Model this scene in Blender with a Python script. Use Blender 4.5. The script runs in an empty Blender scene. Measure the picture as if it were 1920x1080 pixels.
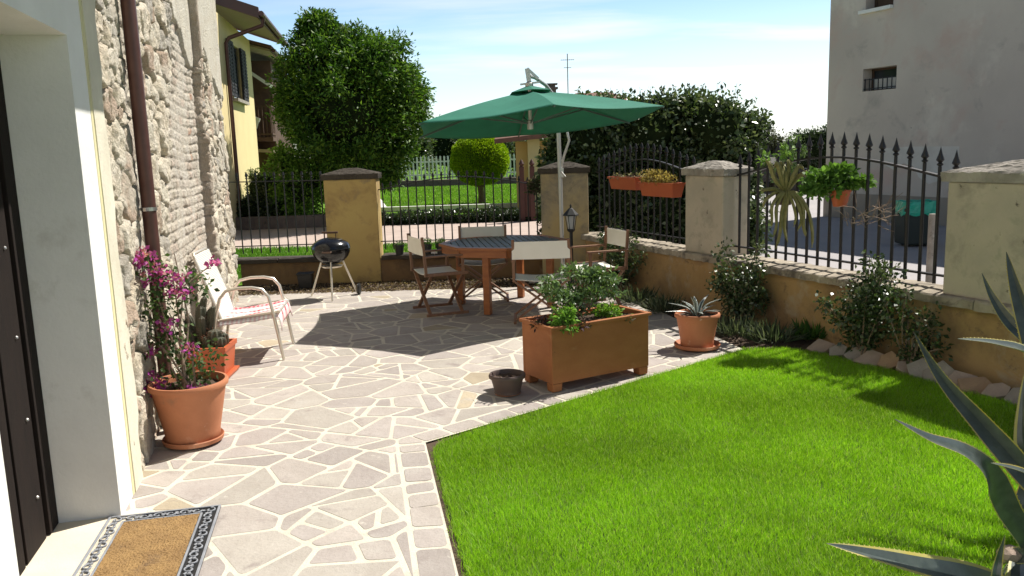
import bpy, bmesh, math, random
import numpy as np
from mathutils import Vector, Matrix
random.seed(7); rng = np.random.default_rng(11)
SC = bpy.context.scene
COL = SC.collection
PI = math.pi
R = math.radians

# ------------------------------------------------------------------ camera
F = 1560.0; HC = 1.75
PIT = math.atan(257/1560); ROL = 0.031
R0 = Vector((1,0,0)); U0 = Vector((0, math.sin(PIT), math.cos(PIT))); FW = Vector((0, math.cos(PIT), -math.sin(PIT)))
RT = R0*math.cos(ROL) - U0*math.sin(ROL); UP = R0*math.sin(ROL) + U0*math.cos(ROL)
cd = bpy.data.cameras.new('camera'); cam = bpy.data.objects.new('camera', cd); COL.objects.link(cam)
cd.sensor_width = 36; cd.lens = 36*F/1920; cd.clip_end = 2000; cd.clip_start = 0.05
m = Matrix.Identity(4)
for i in range(3):
    m[i][0] = RT[i]; m[i][1] = UP[i]; m[i][2] = -FW[i]
m.translation = (0, 0, HC)
cam.matrix_world = m
SC.camera = cam

# ------------------------------------------------------------------ node helpers
def srgb(r, g, b):
    f = lambda c: (c/255/12.92) if c/255 <= .04045 else ((c/255+.055)/1.055)**2.4
    return (f(r), f(g), f(b), 1)

class NT:
    def __init__(s, name):
        s.m = bpy.data.materials.new(name); s.m.use_nodes = True
        s.t = s.m.node_tree; s.t.nodes.clear()
        s.out = s.t.nodes.new('ShaderNodeOutputMaterial')
        s.tc = s.t.nodes.new('ShaderNodeTexCoord')
    def n(s, typ, **kw):
        nd = s.t.nodes.new('ShaderNode'+typ)
        for k, v in kw.items():
            if k in nd.inputs.keys(): nd.inputs[k].default_value = v
            else: setattr(nd, k, v)
        return nd
    def l(s, a, b): s.t.links.new(a, b)
    def noise(s, scale, detail=5, rough=.6, dist=0, vec=None):
        nd = s.n('TexNoise'); nd.inputs['Scale'].default_value = scale; nd.inputs['Detail'].default_value = detail
        nd.inputs['Roughness'].default_value = rough; nd.inputs['Distortion'].default_value = dist
        s.l(vec if vec else s.tc.outputs['Object'], nd.inputs['Vector'])
        return nd.outputs['Fac']
    def ramp(s, fac, a, b, ca=0.0, cb=1.0):
        nd = s.n('MapRange'); nd.clamp = True
        nd.inputs['From Min'].default_value = a; nd.inputs['From Max'].default_value = b
        nd.inputs['To Min'].default_value = ca; nd.inputs['To Max'].default_value = cb
        s.l(fac, nd.inputs['Value']); return nd.outputs['Result']
    def mix(s, fac, c1, c2, mode='MIX'):
        nd = s.n('Mix'); nd.data_type = 'RGBA'; nd.blend_type = mode
        if isinstance(fac, (int, float)): nd.inputs[0].default_value = fac
        else: s.l(fac, nd.inputs[0])
        for idx, c in ((6, c1), (7, c2)):
            if isinstance(c, (tuple, list)): nd.inputs[idx].default_value = (*c[:3], 1)
            else: s.l(c, nd.inputs[idx])
        return nd.outputs[2]

def pm(name, c1, c2=None, scale=6, rough=.8, bump=0, bscale=80, bdist=.01, metal=0, stains=(), attr=False, attrmix=None,
       fine=None, spec=.5, trans=0, coat=0, lo=.35, hi=.65, stretch=None, sheen=0):
    """procedural principled material: two-tone noise, blotches in stains [(colour, scale, lo, hi)], bump"""
    s = NT(name)
    vec = None
    if stretch:
        mp = s.n('Mapping'); mp.inputs['Scale'].default_value = stretch
        s.l(s.tc.outputs['Object'], mp.inputs['Vector']); vec = mp.outputs['Vector']
    base = (*c1[:3], 1)
    if attr:
        a = s.n('Attribute'); a.attribute_name = 'col'
        base = a.outputs['Color']
        if c2 is not None:
            base = s.mix(s.ramp(s.noise(scale, vec=vec), lo, hi), base, s.mix(1.0, base, c2, 'MULTIPLY'))
    elif c2 is not None:
        base = s.mix(s.ramp(s.noise(scale, vec=vec), lo, hi), c1, c2)
    for (c, sc, a0, b0) in stains:
        base = s.mix(s.ramp(s.noise(sc, 6, .65, .3, vec=vec), a0, b0), base, c)
    if fine:
        base = s.mix(s.ramp(s.noise(fine[0], 3, .7, vec=vec), .3, .7, 0, fine[1]), base, fine[2])
    p = s.n('BsdfPrincipled')
    if isinstance(base, tuple): p.inputs['Base Color'].default_value = base
    else: s.l(base, p.inputs['Base Color'])
    p.inputs['Roughness'].default_value = rough; p.inputs['Metallic'].default_value = metal
    p.inputs['Specular IOR Level'].default_value = spec
    if coat: p.inputs['Coat Weight'].default_value = coat
    if bump:
        b = s.n('Bump'); b.inputs['Strength'].default_value = bump; b.inputs['Distance'].default_value = bdist
        s.l(s.noise(bscale, 6, .65, vec=vec), b.inputs['Height']); s.l(b.outputs['Normal'], p.inputs['Normal'])
    sh = p.outputs[0]
    if trans:
        t = s.n('BsdfTranslucent'); mx = s.n('MixShader'); mx.inputs[0].default_value = trans
        if isinstance(base, tuple): t.inputs['Color'].default_value = base
        else:
            s.l(s.mix(1.0, base, (1.25, 1.3, .7), 'MULTIPLY'), t.inputs['Color'])
        s.l(p.outputs[0], mx.inputs[1]); s.l(t.outputs[0], mx.inputs[2]); sh = mx.outputs[0]
    s.l(sh, s.out.inputs['Surface'])
    return s.m

# ------------------------------------------------------------------ mesh builder
class MB:
    def __init__(s): s.v = []; s.f = []; s.c = []; s.cur = None
    def add(s, vs, fs, col=None):
        o = len(s.v); s.v += [tuple(v) for v in vs]
        for f in fs: s.f.append([i+o for i in f]); s.c.append(col or s.cur)
        return s
    def box(s, c, d, rz=0, top=(1,1), M=None):
        x, y, z = d[0]/2, d[1]/2, d[2]/2
        vs = []
        for k, (sx, sy, sz) in enumerate([(a, b, e) for e in (-1,1) for b in (-1,1) for a in (-1,1)]):
            tx, ty = (top if sz > 0 else (1,1))
            v = Vector((sx*x*tx, sy*y*ty, sz*z))
            if M is not None: v = M @ v
            elif rz: v = Matrix.Rotation(rz, 3, 'Z') @ v
            vs.append(v+Vector(c))
        return s.add(vs, [(0,2,3,1),(4,5,7,6),(0,1,5,4),(2,6,7,3),(0,4,6,2),(1,3,7,5)])
    def beam(s, p, q, w, h, up=(0,0,1)):
        p = Vector(p); q = Vector(q); d = (q-p); L = d.length; d.normalize()
        u = Vector(up); 
        if abs(u.dot(d)) > .95: u = Vector((1,0,0))
        sd = d.cross(u).normalized(); u = sd.cross(d).normalized()
        vs = []
        for t in (p, q):
            for a, b in ((-1,-1),(1,-1),(1,1),(-1,1)): vs.append(t + sd*(a*w/2) + u*(b*h/2))
        return s.add(vs, [(3,2,1,0),(4,5,6,7),(0,1,5,4),(1,2,6,5),(2,3,7,6),(3,0,4,7)])
    def tube(s, pts, r, n=10, cap=True):
        pts = [Vector(p) for p in pts]; N = len(pts)
        rr = r if isinstance(r, (list, tuple)) else [r]*N
        vs = []; prev = None
        for i, p in enumerate(pts):
            d = (pts[min(i+1, N-1)] - pts[max(i-1, 0)]).normalized()
            if prev is None:
                a = Vector((0,0,1)) if abs(d.z) < .9 else Vector((1,0,0))
                sd = d.cross(a).normalized()
            else: sd = (prev - d*prev.dot(d)).normalized()
            prev = sd; up = d.cross(sd)
            for k in range(n):
                t = 2*PI*k/n; vs.append(p + (sd*math.cos(t) + up*math.sin(t))*rr[i])
        fs = [(i*n+k, i*n+(k+1)%n, (i+1)*n+(k+1)%n, (i+1)*n+k) for i in range(N-1) for k in range(n)]
        if cap: fs += [tuple(range(n))[::-1], tuple((N-1)*n+k for k in range(n))]
        return s.add(vs, fs)
    def lathe(s, prof, n=32, c=(0,0,0), close=False):
        vs = []
        for (r, z) in prof:
            for k in range(n):
                t = 2*PI*k/n; vs.append((c[0]+r*math.cos(t), c[1]+r*math.sin(t), c[2]+z))
        N = len(prof)
        fs = [(i*n+k, i*n+(k+1)%n, (i+1)*n+(k+1)%n, (i+1)*n+k) for i in range(N-1) for k in range(n)]
        if close: fs += [tuple(range(n))[::-1], tuple((N-1)*n+k for k in range(n))]
        return s.add(vs, fs)
    def prism(s, pts, z0, z1, col=None):
        n = len(pts)
        vs = [(p[0], p[1], z0) for p in pts] + [(p[0], p[1], z1) for p in pts]
        fs = [tuple(range(n))[::-1], tuple(range(n, 2*n))] + [(i, (i+1)%n, n+(i+1)%n, n+i) for i in range(n)]
        return s.add(vs, fs, col)
    def sheet(s, pts, z): return s.add([(p[0], p[1], z) for p in pts], [tuple(range(len(pts)))])
    def blob(s, c, r, n=2, jit=.0, sq=(1,1,1)):
        bm = bmesh.new(); bmesh.ops.create_icosphere(bm, subdivisions=n, radius=1)
        vs = []
        for v in bm.verts:
            k = r*(1+random.uniform(-jit, jit)); vs.append((c[0]+v.co.x*k*sq[0], c[1]+v.co.y*k*sq[1], c[2]+v.co.z*k*sq[2]))
        fs = [[v.index for v in f.verts] for f in bm.faces]; bm.free()
        return s.add(vs, fs)
    def mesh(s, name, smooth=False):
        me = bpy.data.meshes.new(name); me.from_pydata(s.v, [], s.f); me.validate(); me.update()
        if any(c is not None for c in s.c):
            at = me.color_attributes.new('col', 'FLOAT_COLOR', 'CORNER')
            arr = np.ones((len(me.loops), 4), 'f')
            for p in me.polygons:
                c = s.c[p.index] or (1,1,1)
                arr[p.loop_start:p.loop_start+p.loop_total, :3] = c[:3]
            at.data.foreach_set('color', arr.ravel())
        return me

def obj(name, mb, mat, parent=None, smooth=False, bevel=0, seg=2, loc=None):
    me = mb.mesh(name) if isinstance(mb, MB) else mb
    o = bpy.data.objects.new(name, me); COL.objects.link(o)
    if mat: me.materials.append(mat)
    if parent: o.parent = parent
    if loc: o.location = loc
    bm = bmesh.new(); bm.from_mesh(me)
    if len(bm.faces) < 60000:
        bmesh.ops.recalc_face_normals(bm, faces=bm.faces); bm.to_mesh(me)
    bm.free()
    if smooth:
        me.polygons.foreach_set('use_smooth', [True]*len(me.polygons))
        try: me.set_sharp_from_angle(angle=R(40))
        except Exception: pass
    if bevel:
        b = o.modifiers.new('bevel', 'BEVEL'); b.width = bevel; b.segments = seg; b.limit_method = 'ANGLE'; b.angle_limit = R(35)
    return o
def tag(o, label=None, cat=None, group=None, kind=None):
    if label: o['label'] = label
    if cat: o['category'] = cat
    if group: o['group'] = group
    if kind: o['kind'] = kind
    return o
def thing(name, label, cat, loc=(0,0,0), rz=0, group=None):
    o = bpy.data.objects.new(name, None); COL.objects.link(o); o.empty_display_size = .1
    o.location = loc; o.rotation_euler = (0,0,rz)
    return tag(o, label, cat, group)
def copy_tree(o, parent=None):
    c = o.copy(); COL.objects.link(c); c.parent = parent
    for ch in list(o.children): copy_tree(ch, c)
    return c
def ev(o): return o

# ------------------------------------------------------------------ numpy meshes
def npmesh(name, V, Fq, C=None, mat=None, parent=None, smooth=False):
    """V (n,3), Fq (m,k) with k = 3 or 4, C (m,3) colour per face"""
    me = bpy.data.meshes.new(name)
    m_, k = Fq.shape
    me.vertices.add(len(V)); me.vertices.foreach_set('co', np.asarray(V, 'f').ravel())
    me.loops.add(m_*k); me.loops.foreach_set('vertex_index', Fq.astype('i').ravel())
    me.polygons.add(m_); me.polygons.foreach_set('loop_start', np.arange(0, m_*k, k, dtype='i'))
    me.polygons.foreach_set('loop_total', np.full(m_, k, 'i'))
    if smooth: me.polygons.foreach_set('use_smooth', np.ones(m_, bool))
    me.update(calc_edges=True)
    if C is not None:
        at = me.color_attributes.new('col', 'FLOAT_COLOR', 'CORNER')
        arr = np.ones((m_, k, 4), 'f'); arr[:, :, :3] = C[:, None, :]
        at.data.foreach_set('color', arr.ravel())
    o = bpy.data.objects.new(name, me); COL.objects.link(o)
    if mat: me.materials.append(mat)
    if parent: o.parent = parent
    return o
def unit(a): return a/np.maximum(np.linalg.norm(a, axis=-1, keepdims=True), 1e-9)
def leaves(name, P, D, size, mat, parent, cols, wid=.45, rnd=.8, droop=0.0, wind=0.0):
    """P points, D outward direction of each, one folded leaf each; cols list of colours picked at random"""
    n = len(P)
    ax = unit(D + rng.normal(0, rnd, (n,3)) + np.array([0,0,-droop]))
    nr = rng.normal(0, 1, (n,3)) + np.array([0,0,.8]); sd = unit(np.cross(ax, nr)); up = unit(np.cross(sd, ax))
    L = size*rng.uniform(.6, 1.25, (n,1)); W = L*wid*.5
    a = P; b = P+ax*L*.5+sd*W+up*L*.08; c = P+ax*L-up*L*.12; d = P+ax*L*.5-sd*W+up*L*.08
    V = np.stack([a,b,c,d], 1).reshape(-1,3)
    Fq = np.arange(n*4).reshape(n,4)
    cc = np.array(cols)[rng.integers(0, len(cols), n)]*rng.uniform(.75, 1.25, (n,1))
    return npmesh(name, V, Fq, cc, mat, parent)
def cloud(clumps, n, shell=.55, lump=.18, seed=0):
    """points in a union of ellipsoid clumps [(centre, radii)], mostly near their surfaces; returns points, outward dirs"""
    g = np.random.default_rng(seed+5)
    vol = np.array([c[1][0]*c[1][1]*c[1][2] for c in clumps])**(2/3); vol = vol/vol.sum()
    idx = g.choice(len(clumps), n, p=vol)
    C = np.array([c[0] for c in clumps], float)[idx]; Rr = np.array([c[1] for c in clumps], float)[idx]
    d = unit(g.normal(0, 1, (n,3)))
    r = 1 - shell*g.power(.6, n)[:, None]*0 - (g.random((n,1))**1.8)*shell
    w = 1 + lump*(np.sin(d[:, :1]*7+idx[:, None]*1.7)*np.sin(d[:, 1:2]*6+idx[:, None]*2.3+1)+.5*np.sin(d[:, 2:3]*13+idx[:, None])*np.sin(d[:, :1]*15))
    return C + d*Rr*r*w, d
def subclumps(clumps, k, rad, seed=1, zmin=None):
    """many small leafy masses spread over the surface of the big ones: an uneven crown with gaps"""
    g = np.random.default_rng(seed); out = []
    for (c, r) in clumps:
        for i in range(k):
            d = unit(g.normal(0,1,3)); f = g.uniform(.72, 1.02)
            p = np.array(c)+d*np.array(r)*f
            if zmin is not None and p[2] < zmin: continue
            q = rad*g.uniform(.6, 1.35); out.append((tuple(p), (q, q, q*.85)))
    return out
# value noise
def vnoise(x, y, s=0):
    xi = np.floor(x).astype(np.int64); yi = np.floor(y).astype(np.int64); fx = x-xi; fy = y-yi
    fx = fx*fx*(3-2*fx); fy = fy*fy*(3-2*fy)
    def h(a, b):
        n = (a*374761393 + b*668265263 + s*982451653) & 0x7fffffff
        n = ((n ^ (n >> 13))*1274126177) & 0x7fffffff
        return ((n ^ (n >> 16)) & 0xffff)/65535.0
    return (h(xi,yi)*(1-fx)+h(xi+1,yi)*fx)*(1-fy)+(h(xi,yi+1)*(1-fx)+h(xi+1,yi+1)*fx)*fy
def fbm(x, y, s=0, o=4):
    r = 0; a = .5
    for i in range(o): r = r+a*vnoise(x*2**i, y*2**i, s+i); a *= .5
    return r
def h01(a, b, s=0):
    n = (a*374761393 + b*668265263 + s*982451653) & 0x7fffffff
    n = ((n ^ (n >> 13))*1274126177) & 0x7fffffff
    return ((n ^ (n >> 16)) & 0xffff)/65535.0

# ------------------------------------------------------------------ world, sun
SUN = Vector((.586, .42, 1.0)).normalized()          # towards the sun
elev = math.asin(SUN.z); azim = math.atan2(SUN.x, SUN.y)
w = bpy.data.worlds.new('World'); SC.world = w; w.use_nodes = True
t = w.node_tree; t.nodes.clear()
out = t.nodes.new('ShaderNodeOutputWorld'); bg = t.nodes.new('ShaderNodeBackground'); sky = t.nodes.new('ShaderNodeTexSky')
sky.sky_type = 'NISHITA'; sky.sun_disc = False; sky.sun_elevation = elev; sky.sun_rotation = azim
sky.altitude = 100; sky.air_density = 1.0; sky.dust_density = .35; sky.ozone_density = 1.5
tc = t.nodes.new('ShaderNodeTexCoord')
def wm(op, a, b=None, clamp=False):
    n = t.nodes.new('ShaderNodeMath'); n.operation = op; n.use_clamp = clamp
    for i, x in enumerate((a, b)):
        if x is None: continue
        if isinstance(x, (int, float)): n.inputs[i].default_value = x
        else: t.links.new(x, n.inputs[i])
    return n.outputs[0]
sep = t.nodes.new('ShaderNodeSeparateXYZ'); t.links.new(tc.outputs['Generated'], sep.inputs[0])
zz = wm('MAXIMUM', sep.outputs[2], .03)
# clouds on a high flat layer: direction divided by its height
cx = wm('DIVIDE', sep.outputs[0], wm('ADD', zz, .12)); cy = wm('DIVIDE', sep.outputs[1], wm('ADD', zz, .12))
comb = t.nodes.new('ShaderNodeCombineXYZ'); t.links.new(cx, comb.inputs[0]); t.links.new(cy, comb.inputs[1])
mp = t.nodes.new('ShaderNodeMapping'); mp.inputs['Scale'].default_value = (.34, 1.0, 1); mp.inputs['Rotation'].default_value = (0,0,R(-14)); mp.inputs['Location'].default_value = (.7, .35, 0)
t.links.new(comb.outputs[0], mp.inputs[0])
nz = t.nodes.new('ShaderNodeTexNoise'); nz.inputs['Scale'].default_value = 1.5; nz.inputs['Detail'].default_value = 9; nz.inputs['Roughness'].default_value = .52; nz.inputs['Distortion'].default_value = .25
t.links.new(mp.outputs[0], nz.inputs['Vector'])
cl = t.nodes.new('ShaderNodeMapRange'); cl.inputs['From Min'].default_value = .47; cl.inputs['From Max'].default_value = .66
t.links.new(nz.outputs['Fac'], cl.inputs['Value'])
# thicker toward the right of the view (east)
az = t.nodes.new('ShaderNodeMapRange'); az.inputs['From Min'].default_value = -.32; az.inputs['From Max'].default_value = .30
az.inputs['To Min'].default_value = .25; az.inputs['To Max'].default_value = 1.0
t.links.new(sep.outputs[0], az.inputs['Value'])
cf = wm('MULTIPLY', cl.outputs[0], az.outputs[0], True)
# low milky band over the horizon
hz = t.nodes.new('ShaderNodeMapRange'); hz.inputs['From Min'].default_value = .16; hz.inputs['From Max'].default_value = .0
hz.inputs['To Min'].default_value = 0; hz.inputs['To Max'].default_value = .6
t.links.new(sep.outputs[2], hz.inputs['Value'])
cf2 = wm('MAXIMUM', cf, wm('MULTIPLY', hz.outputs[0], az.outputs[0]), True)
mxr = t.nodes.new('ShaderNodeMix'); mxr.data_type = 'RGBA'
t.links.new(cf2, mxr.inputs[0])
tint = t.nodes.new('ShaderNodeMix'); tint.data_type = 'RGBA'; tint.blend_type = 'MULTIPLY'; tint.inputs[0].default_value = 1
t.links.new(sky.outputs[0], tint.inputs[6]); tint.inputs[7].default_value = (.93, 1.0, 1.05, 1)
t.links.new(tint.outputs[2], mxr.inputs[6]); mxr.inputs[7].default_value = (6.6, 6.9, 7.2, 1)
el = t.nodes.new('ShaderNodeMapRange'); el.inputs['From Min'].default_value = .10; el.inputs['From Max'].default_value = .55
el.inputs['To Min'].default_value = 1.8; el.inputs['To Max'].default_value = .55; t.links.new(sep.outputs[2], el.inputs['Value'])
elx = t.nodes.new('ShaderNodeVectorMath'); elx.operation = 'SCALE'; t.links.new(mxr.outputs[2], elx.inputs[0]); t.links.new(el.outputs[0], elx.inputs['Scale'])
t.links.new(elx.outputs[0], bg.inputs['Color']); bg.inputs['Strength'].default_value = .066
t.links.new(bg.outputs[0], out.inputs['Surface'])
ld = bpy.data.lights.new('sun', 'SUN'); ld.energy = 5.0; ld.angle = R(.55); ld.color = (1.0, .955, .88)
so = bpy.data.objects.new('sun', ld); COL.objects.link(so); so.rotation_euler = SUN.to_track_quat('Z', 'Y').to_euler(); so.location = (0,0,20)
vs = SC.view_settings; vs.view_transform = 'Standard'; vs.look = 'None'; vs.exposure = .54; vs.gamma = 1
SC.cycles.use_denoising = True
SC.cycles.max_bounces = 6; SC.cycles.transparent_max_bounces = 4
# ------------------------------------------------------------------ materials
M = {}
M['grout'] = pm('grout', (.67,.62,.51), (.58,.53,.43), 7, rough=.95, bump=.6, bscale=70, stains=(((.47,.42,.35),3.1,.56,.72),((.38,.33,.27),8,.64,.76)), fine=(120,.3,(.42,.37,.30)))
M['slab'] = pm('paving_stone', (1,1,1), (.83,.81,.80), 5, rough=.8, bump=.7, bscale=26, attr=True, lo=.3, hi=.7, stains=(((.45,.42,.37),2.3,.58,.74), ((.25,.21,.19),4.5,.58,.74), ((.56,.52,.45),11,.64,.74)), fine=(70,.28,(.25,.21,.195)))
M['soil'] = pm('soil', (.075,.048,.032), (.13,.085,.055), 14, rough=1, bump=1, bscale=60, fine=(150,.5,(.04,.026,.018)))
M['lawnbase'] = pm('lawn_base', (.05,.085,.012), (.07,.12,.016), 18, rough=1, bump=.8, bscale=90)
M['grass'] = pm('grass_blade', (1,1,1), None, rough=.55, attr=True, trans=.38, spec=.25)
M['field'] = pm('field_grass', (.10,.21,.025), (.15,.28,.035), 3, rough=1, spec=.05, bump=.8, bscale=40, fine=(60,.45,(.06,.12,.015)))
M['asphalt'] = pm('asphalt', (.36,.34,.335), (.42,.39,.385), 1.2, rough=.92, bump=.3, bscale=150, fine=(220,.25,(.14,.14,.15)))
M['drive'] = pm('driveway', (.42,.33,.28), (.5,.40,.34), 2, rough=.9, bump=.3, bscale=60, fine=(40,.2,(.32,.25,.22)))
M['white'] = pm('white_paint', (.80,.79,.76), (.72,.71,.68), 2.2, rough=.88, bump=.3, bscale=40, stains=(((.62,.60,.56),3,.62,.76),((.50,.47,.43),9,.70,.78)))
M['cream'] = pm('cream_plaster', (.70,.66,.53), (.6,.55,.43), 3.5, rough=.9, bump=.5, bscale=50, stains=(((.42,.37,.30),2.2,.58,.72),))
M['ystrip'] = pm('yellow_strip', (.70,.64,.36), (.62,.56,.33), 6, rough=.85)
M['step'] = pm('doorstep_stone', (.74,.66,.51), (.66,.58,.44), 3, rough=.8, bump=.15, bscale=60)
M['stone'] = pm('rubble_stone', (1,1,1), (.88,.84,.77), 9, rough=.97, attr=True, bump=1, bscale=42, bdist=.028, fine=(60,.38,(.30,.25,.19)), stains=(((.66,.62,.50),5,.55,.7),((.27,.22,.17),7,.62,.72)))
M['brown'] = pm('brown_metal', (.085,.035,.028), (.11,.05,.04), 8, rough=.42, metal=.2)
M['iron'] = pm('wrought_iron', (.018,.018,.022), (.03,.026,.026), 20, rough=.45, metal=.3)
M['steel'] = pm('clamp_steel', (.5,.48,.46), None, rough=.35, metal=.9)
M['darkwood'] = pm('dark_door_wood', (.010,.007,.006), (.016,.010,.008), 5, rough=.85, spec=.2, stretch=(8,8,1), bump=.2, bscale=20)
M['ochre'] = pm('ochre_plaster', (.44,.285,.125), (.36,.225,.095), 1.6, rough=.95, bump=.6, bscale=22,
    stains=(((.24,.15,.08),1.9,.48,.68), ((.42,.34,.23),3.1,.54,.70), ((.14,.10,.07),5.3,.60,.74)))
M['pillar_y'] = pm('pillar_ochre', (.50,.36,.13), (.44,.30,.11), 1.5, rough=.92, bump=.3, bscale=35,
    stains=(((.27,.165,.07),1.9,.52,.70), ((.20,.15,.11),4.1,.60,.76), ((.30,.28,.24),2.6,.64,.76)))
M['pillar_g'] = pm('pillar_grey_cream', (.52,.45,.345), (.41,.36,.285), 1.8, rough=.95, bump=.7, bscale=18,
    stains=(((.27,.24,.19),2.3,.52,.68), ((.37,.34,.26),5,.56,.68), ((.10,.085,.07),9,.66,.72)))
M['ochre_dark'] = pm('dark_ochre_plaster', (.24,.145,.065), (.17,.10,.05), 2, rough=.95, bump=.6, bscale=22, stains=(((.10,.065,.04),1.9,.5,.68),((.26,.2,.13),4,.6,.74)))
M['pillar_w'] = pm('weathered_pillar', (.46,.35,.17), (.36,.29,.18), 1.9, rough=.95, bump=.4, bscale=30, lo=.42, hi=.58, stains=(((.15,.135,.11),1.7,.50,.66), ((.08,.07,.055),4,.62,.75)))
M['cap'] = pm('cap_stone', (.40,.36,.31), (.26,.235,.20), 5, rough=.97, bump=1, bscale=38, stains=(((.10,.09,.075),6,.56,.68), ((.55,.52,.46),9,.6,.7)))
M['capdark'] = pm('cap_dark', (.040,.030,.022), (.065,.052,.038), 4, rough=.97, bump=.8, bscale=38)
M['coping'] = pm('coping_stone', (.42,.36,.275), (.27,.23,.175), 4, rough=.97, bump=1, bscale=30, stains=(((.12,.10,.08),3.4,.50,.64),((.52,.47,.38),9,.6,.7)))
M['bldg'] = pm('grey_render', (.60,.525,.455), (.52,.45,.395), .55, rough=.95, bump=.25, bscale=18,
    stains=(((.66,.59,.51),.9,.55,.7), ((.55,.42,.36),.75,.56,.70), ((.40,.35,.31),1.7,.60,.75), ((.38,.335,.30),.5,.60,.72), ((.30,.27,.24),6,.68,.76)))
M['plinth'] = pm('plinth_render', (.36,.31,.25), (.27,.23,.19), 1.2, rough=.95, bump=.6, bscale=16)
M['patch'] = pm('pale_render', (.66,.62,.57), (.57,.53,.48), 1.6, rough=.95, lo=.4, hi=.6)
M['yellow'] = pm('yellow_house_paint', (.74,.62,.33), (.68,.56,.29), 1.1, rough=.9)
M['yellow2'] = pm('orange_house_paint', (.72,.50,.20), (.66,.45,.18), 1.1, rough=.9)
M['soffit'] = pm('soffit_board', (.36,.28,.20), (.30,.23,.16), 3, rough=.85, stretch=(1,6,1))
M['tile'] = pm('roof_tile', (.21,.105,.075), (.15,.08,.06), 6, rough=.9, bump=.6, bscale=20)
M['fascia'] = pm('fascia', (.075,.035,.03), None, rough=.5)
M['shutter'] = pm('shutter', (.012,.011,.014), (.02,.018,.02), 6, rough=.75)
M['glass'] = pm('window_glass', (.03,.035,.04), None, rough=.08)
M['timber'] = pm('timber', (.11,.06,.035), (.075,.04,.025), 4, rough=.8)
M['awning'] = pm('awning_cloth', (.78,.76,.68), None, rough=.8)
M['pot'] = pm('terracotta', (.50,.20,.10), (.43,.165,.08), 5, rough=.65, spec=.3, stains=(((.58,.34,.23),3,.56,.74),((.30,.15,.09),6,.62,.74),((.62,.45,.36),14,.66,.74)), bump=.12, bscale=60)
M['potred'] = pm('red_plastic_pot', (.50,.115,.04), (.45,.10,.04), 5, rough=.45, spec=.4)
M['darkpot'] = pm('dark_clay', (.075,.05,.043), (.10,.062,.05), 8, rough=.6)
M['blackpot'] = pm('black_plastic', (.015,.015,.015), None, rough=.5)
M['wood'] = pm('oiled_wood', (.36,.125,.035), (.28,.09,.027), 5, rough=.42, stretch=(1,1,7), bump=.1, bscale=30)
M['plank'] = pm('planter_wood', (.40,.155,.06), (.33,.12,.045), 3, rough=.68, spec=.25, stretch=(1,1,2), bump=.12, bscale=20, stains=(((.26,.095,.04),2,.54,.76),((.44,.21,.10),3.1,.6,.78),((.15,.065,.035),7,.68,.78)), fine=(70,.2,(.22,.085,.04)))
M['chairwood'] = pm('chair_wood', (.24,.12,.06), (.18,.085,.045), 8, rough=.5, stretch=(5,5,1))
M['canvas'] = pm('canvas', (.80,.77,.68), (.76,.73,.63), 4, rough=.9, bump=.15, bscale=300)
M['slat'] = pm('table_slats', (.10,.105,.09), (.13,.125,.105), 6, rough=.5)
M['green_cloth'] = pm('parasol_cloth', (.028,.20,.135), (.036,.235,.16), 3, rough=.8, trans=.25, bump=.05, bscale=200)
M['pole'] = pm('grey_pole', (.55,.53,.50), None, rough=.4, metal=.5)
M['alu'] = pm('aluminium_tube', (.72,.66,.56), None, rough=.3, metal=.55)
M['enamel'] = pm('black_enamel', (.008,.008,.009), None, rough=.2, coat=.2)
M['webbing'] = pm('white_webbing', (.74,.71,.64), (.66,.63,.56), 30, rough=.7)
M['binblack'] = pm('bin_plastic', (.018,.026,.022), None, rough=.6)
M['bag'] = pm('green_bag', (.02,.36,.24), (.03,.45,.30), 12, rough=.3, bump=.5, bscale=18)
M['bark'] = pm('bark', (.10,.07,.05), (.16,.12,.09), 12, rough=.95, bump=.8, bscale=30)
M['edgestone2'] = pm('edging_stone_grey', (.33,.29,.25), (.24,.21,.18), 6, rough=.95, bump=.9, bscale=22, stains=(((.44,.39,.33),5,.58,.7),))
M['edgestone3'] = pm('edging_stone_ochre', (.38,.25,.15), (.30,.19,.12), 6, rough=.95, bump=.9, bscale=22, stains=(((.46,.38,.31),4,.58,.7),))
M['edgestone'] = pm('edging_stone', (.40,.30,.235), (.30,.23,.185), 5, rough=.95, bump=.9, bscale=22, stains=(((.46,.38,.31),4,.58,.7), ((.16,.12,.095),7,.6,.72)))
M['rust'] = pm('wood_post', (.085,.03,.022), (.06,.022,.017), 6, rough=.7)
M['kerb'] = pm('white_kerb', (.72,.70,.66), (.62,.6,.56), 6, rough=.9)
M['lowbrick'] = pm('dull_brick', (.17,.13,.11), (.12,.09,.08), 8, rough=.95, bump=.7, bscale=25)
M['leaf'] = pm('leaf', (1,1,1), None, rough=.36, attr=True, trans=.26, spec=.6)
M['leaflaurel'] = pm('laurel_leaf', (1,1,1), None, rough=.5, attr=True, trans=.34, spec=.25)
M['ribgreen'] = pm('parasol_rib', (.10,.15,.13), None, rough=.5, metal=.3)
M['leafmatt'] = pm('leaf_matt', (1,1,1), None, rough=.6, attr=True, trans=.34, spec=.25)
M['petal'] = pm('petal', (1,1,1), None, rough=.6, attr=True, trans=.4, spec=.2)
M['cactus'] = pm('cactus', (.045,.055,.03), (.085,.07,.045), 14, rough=.7, bump=.6, bscale=60)
M['stalk'] = pm('dry_stalk', (.22,.15,.11), (.30,.22,.16), 20, rough=.8)
M['lamp_glass'] = pm('lamp_glass', (.45,.47,.48), None, rough=.15)

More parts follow.
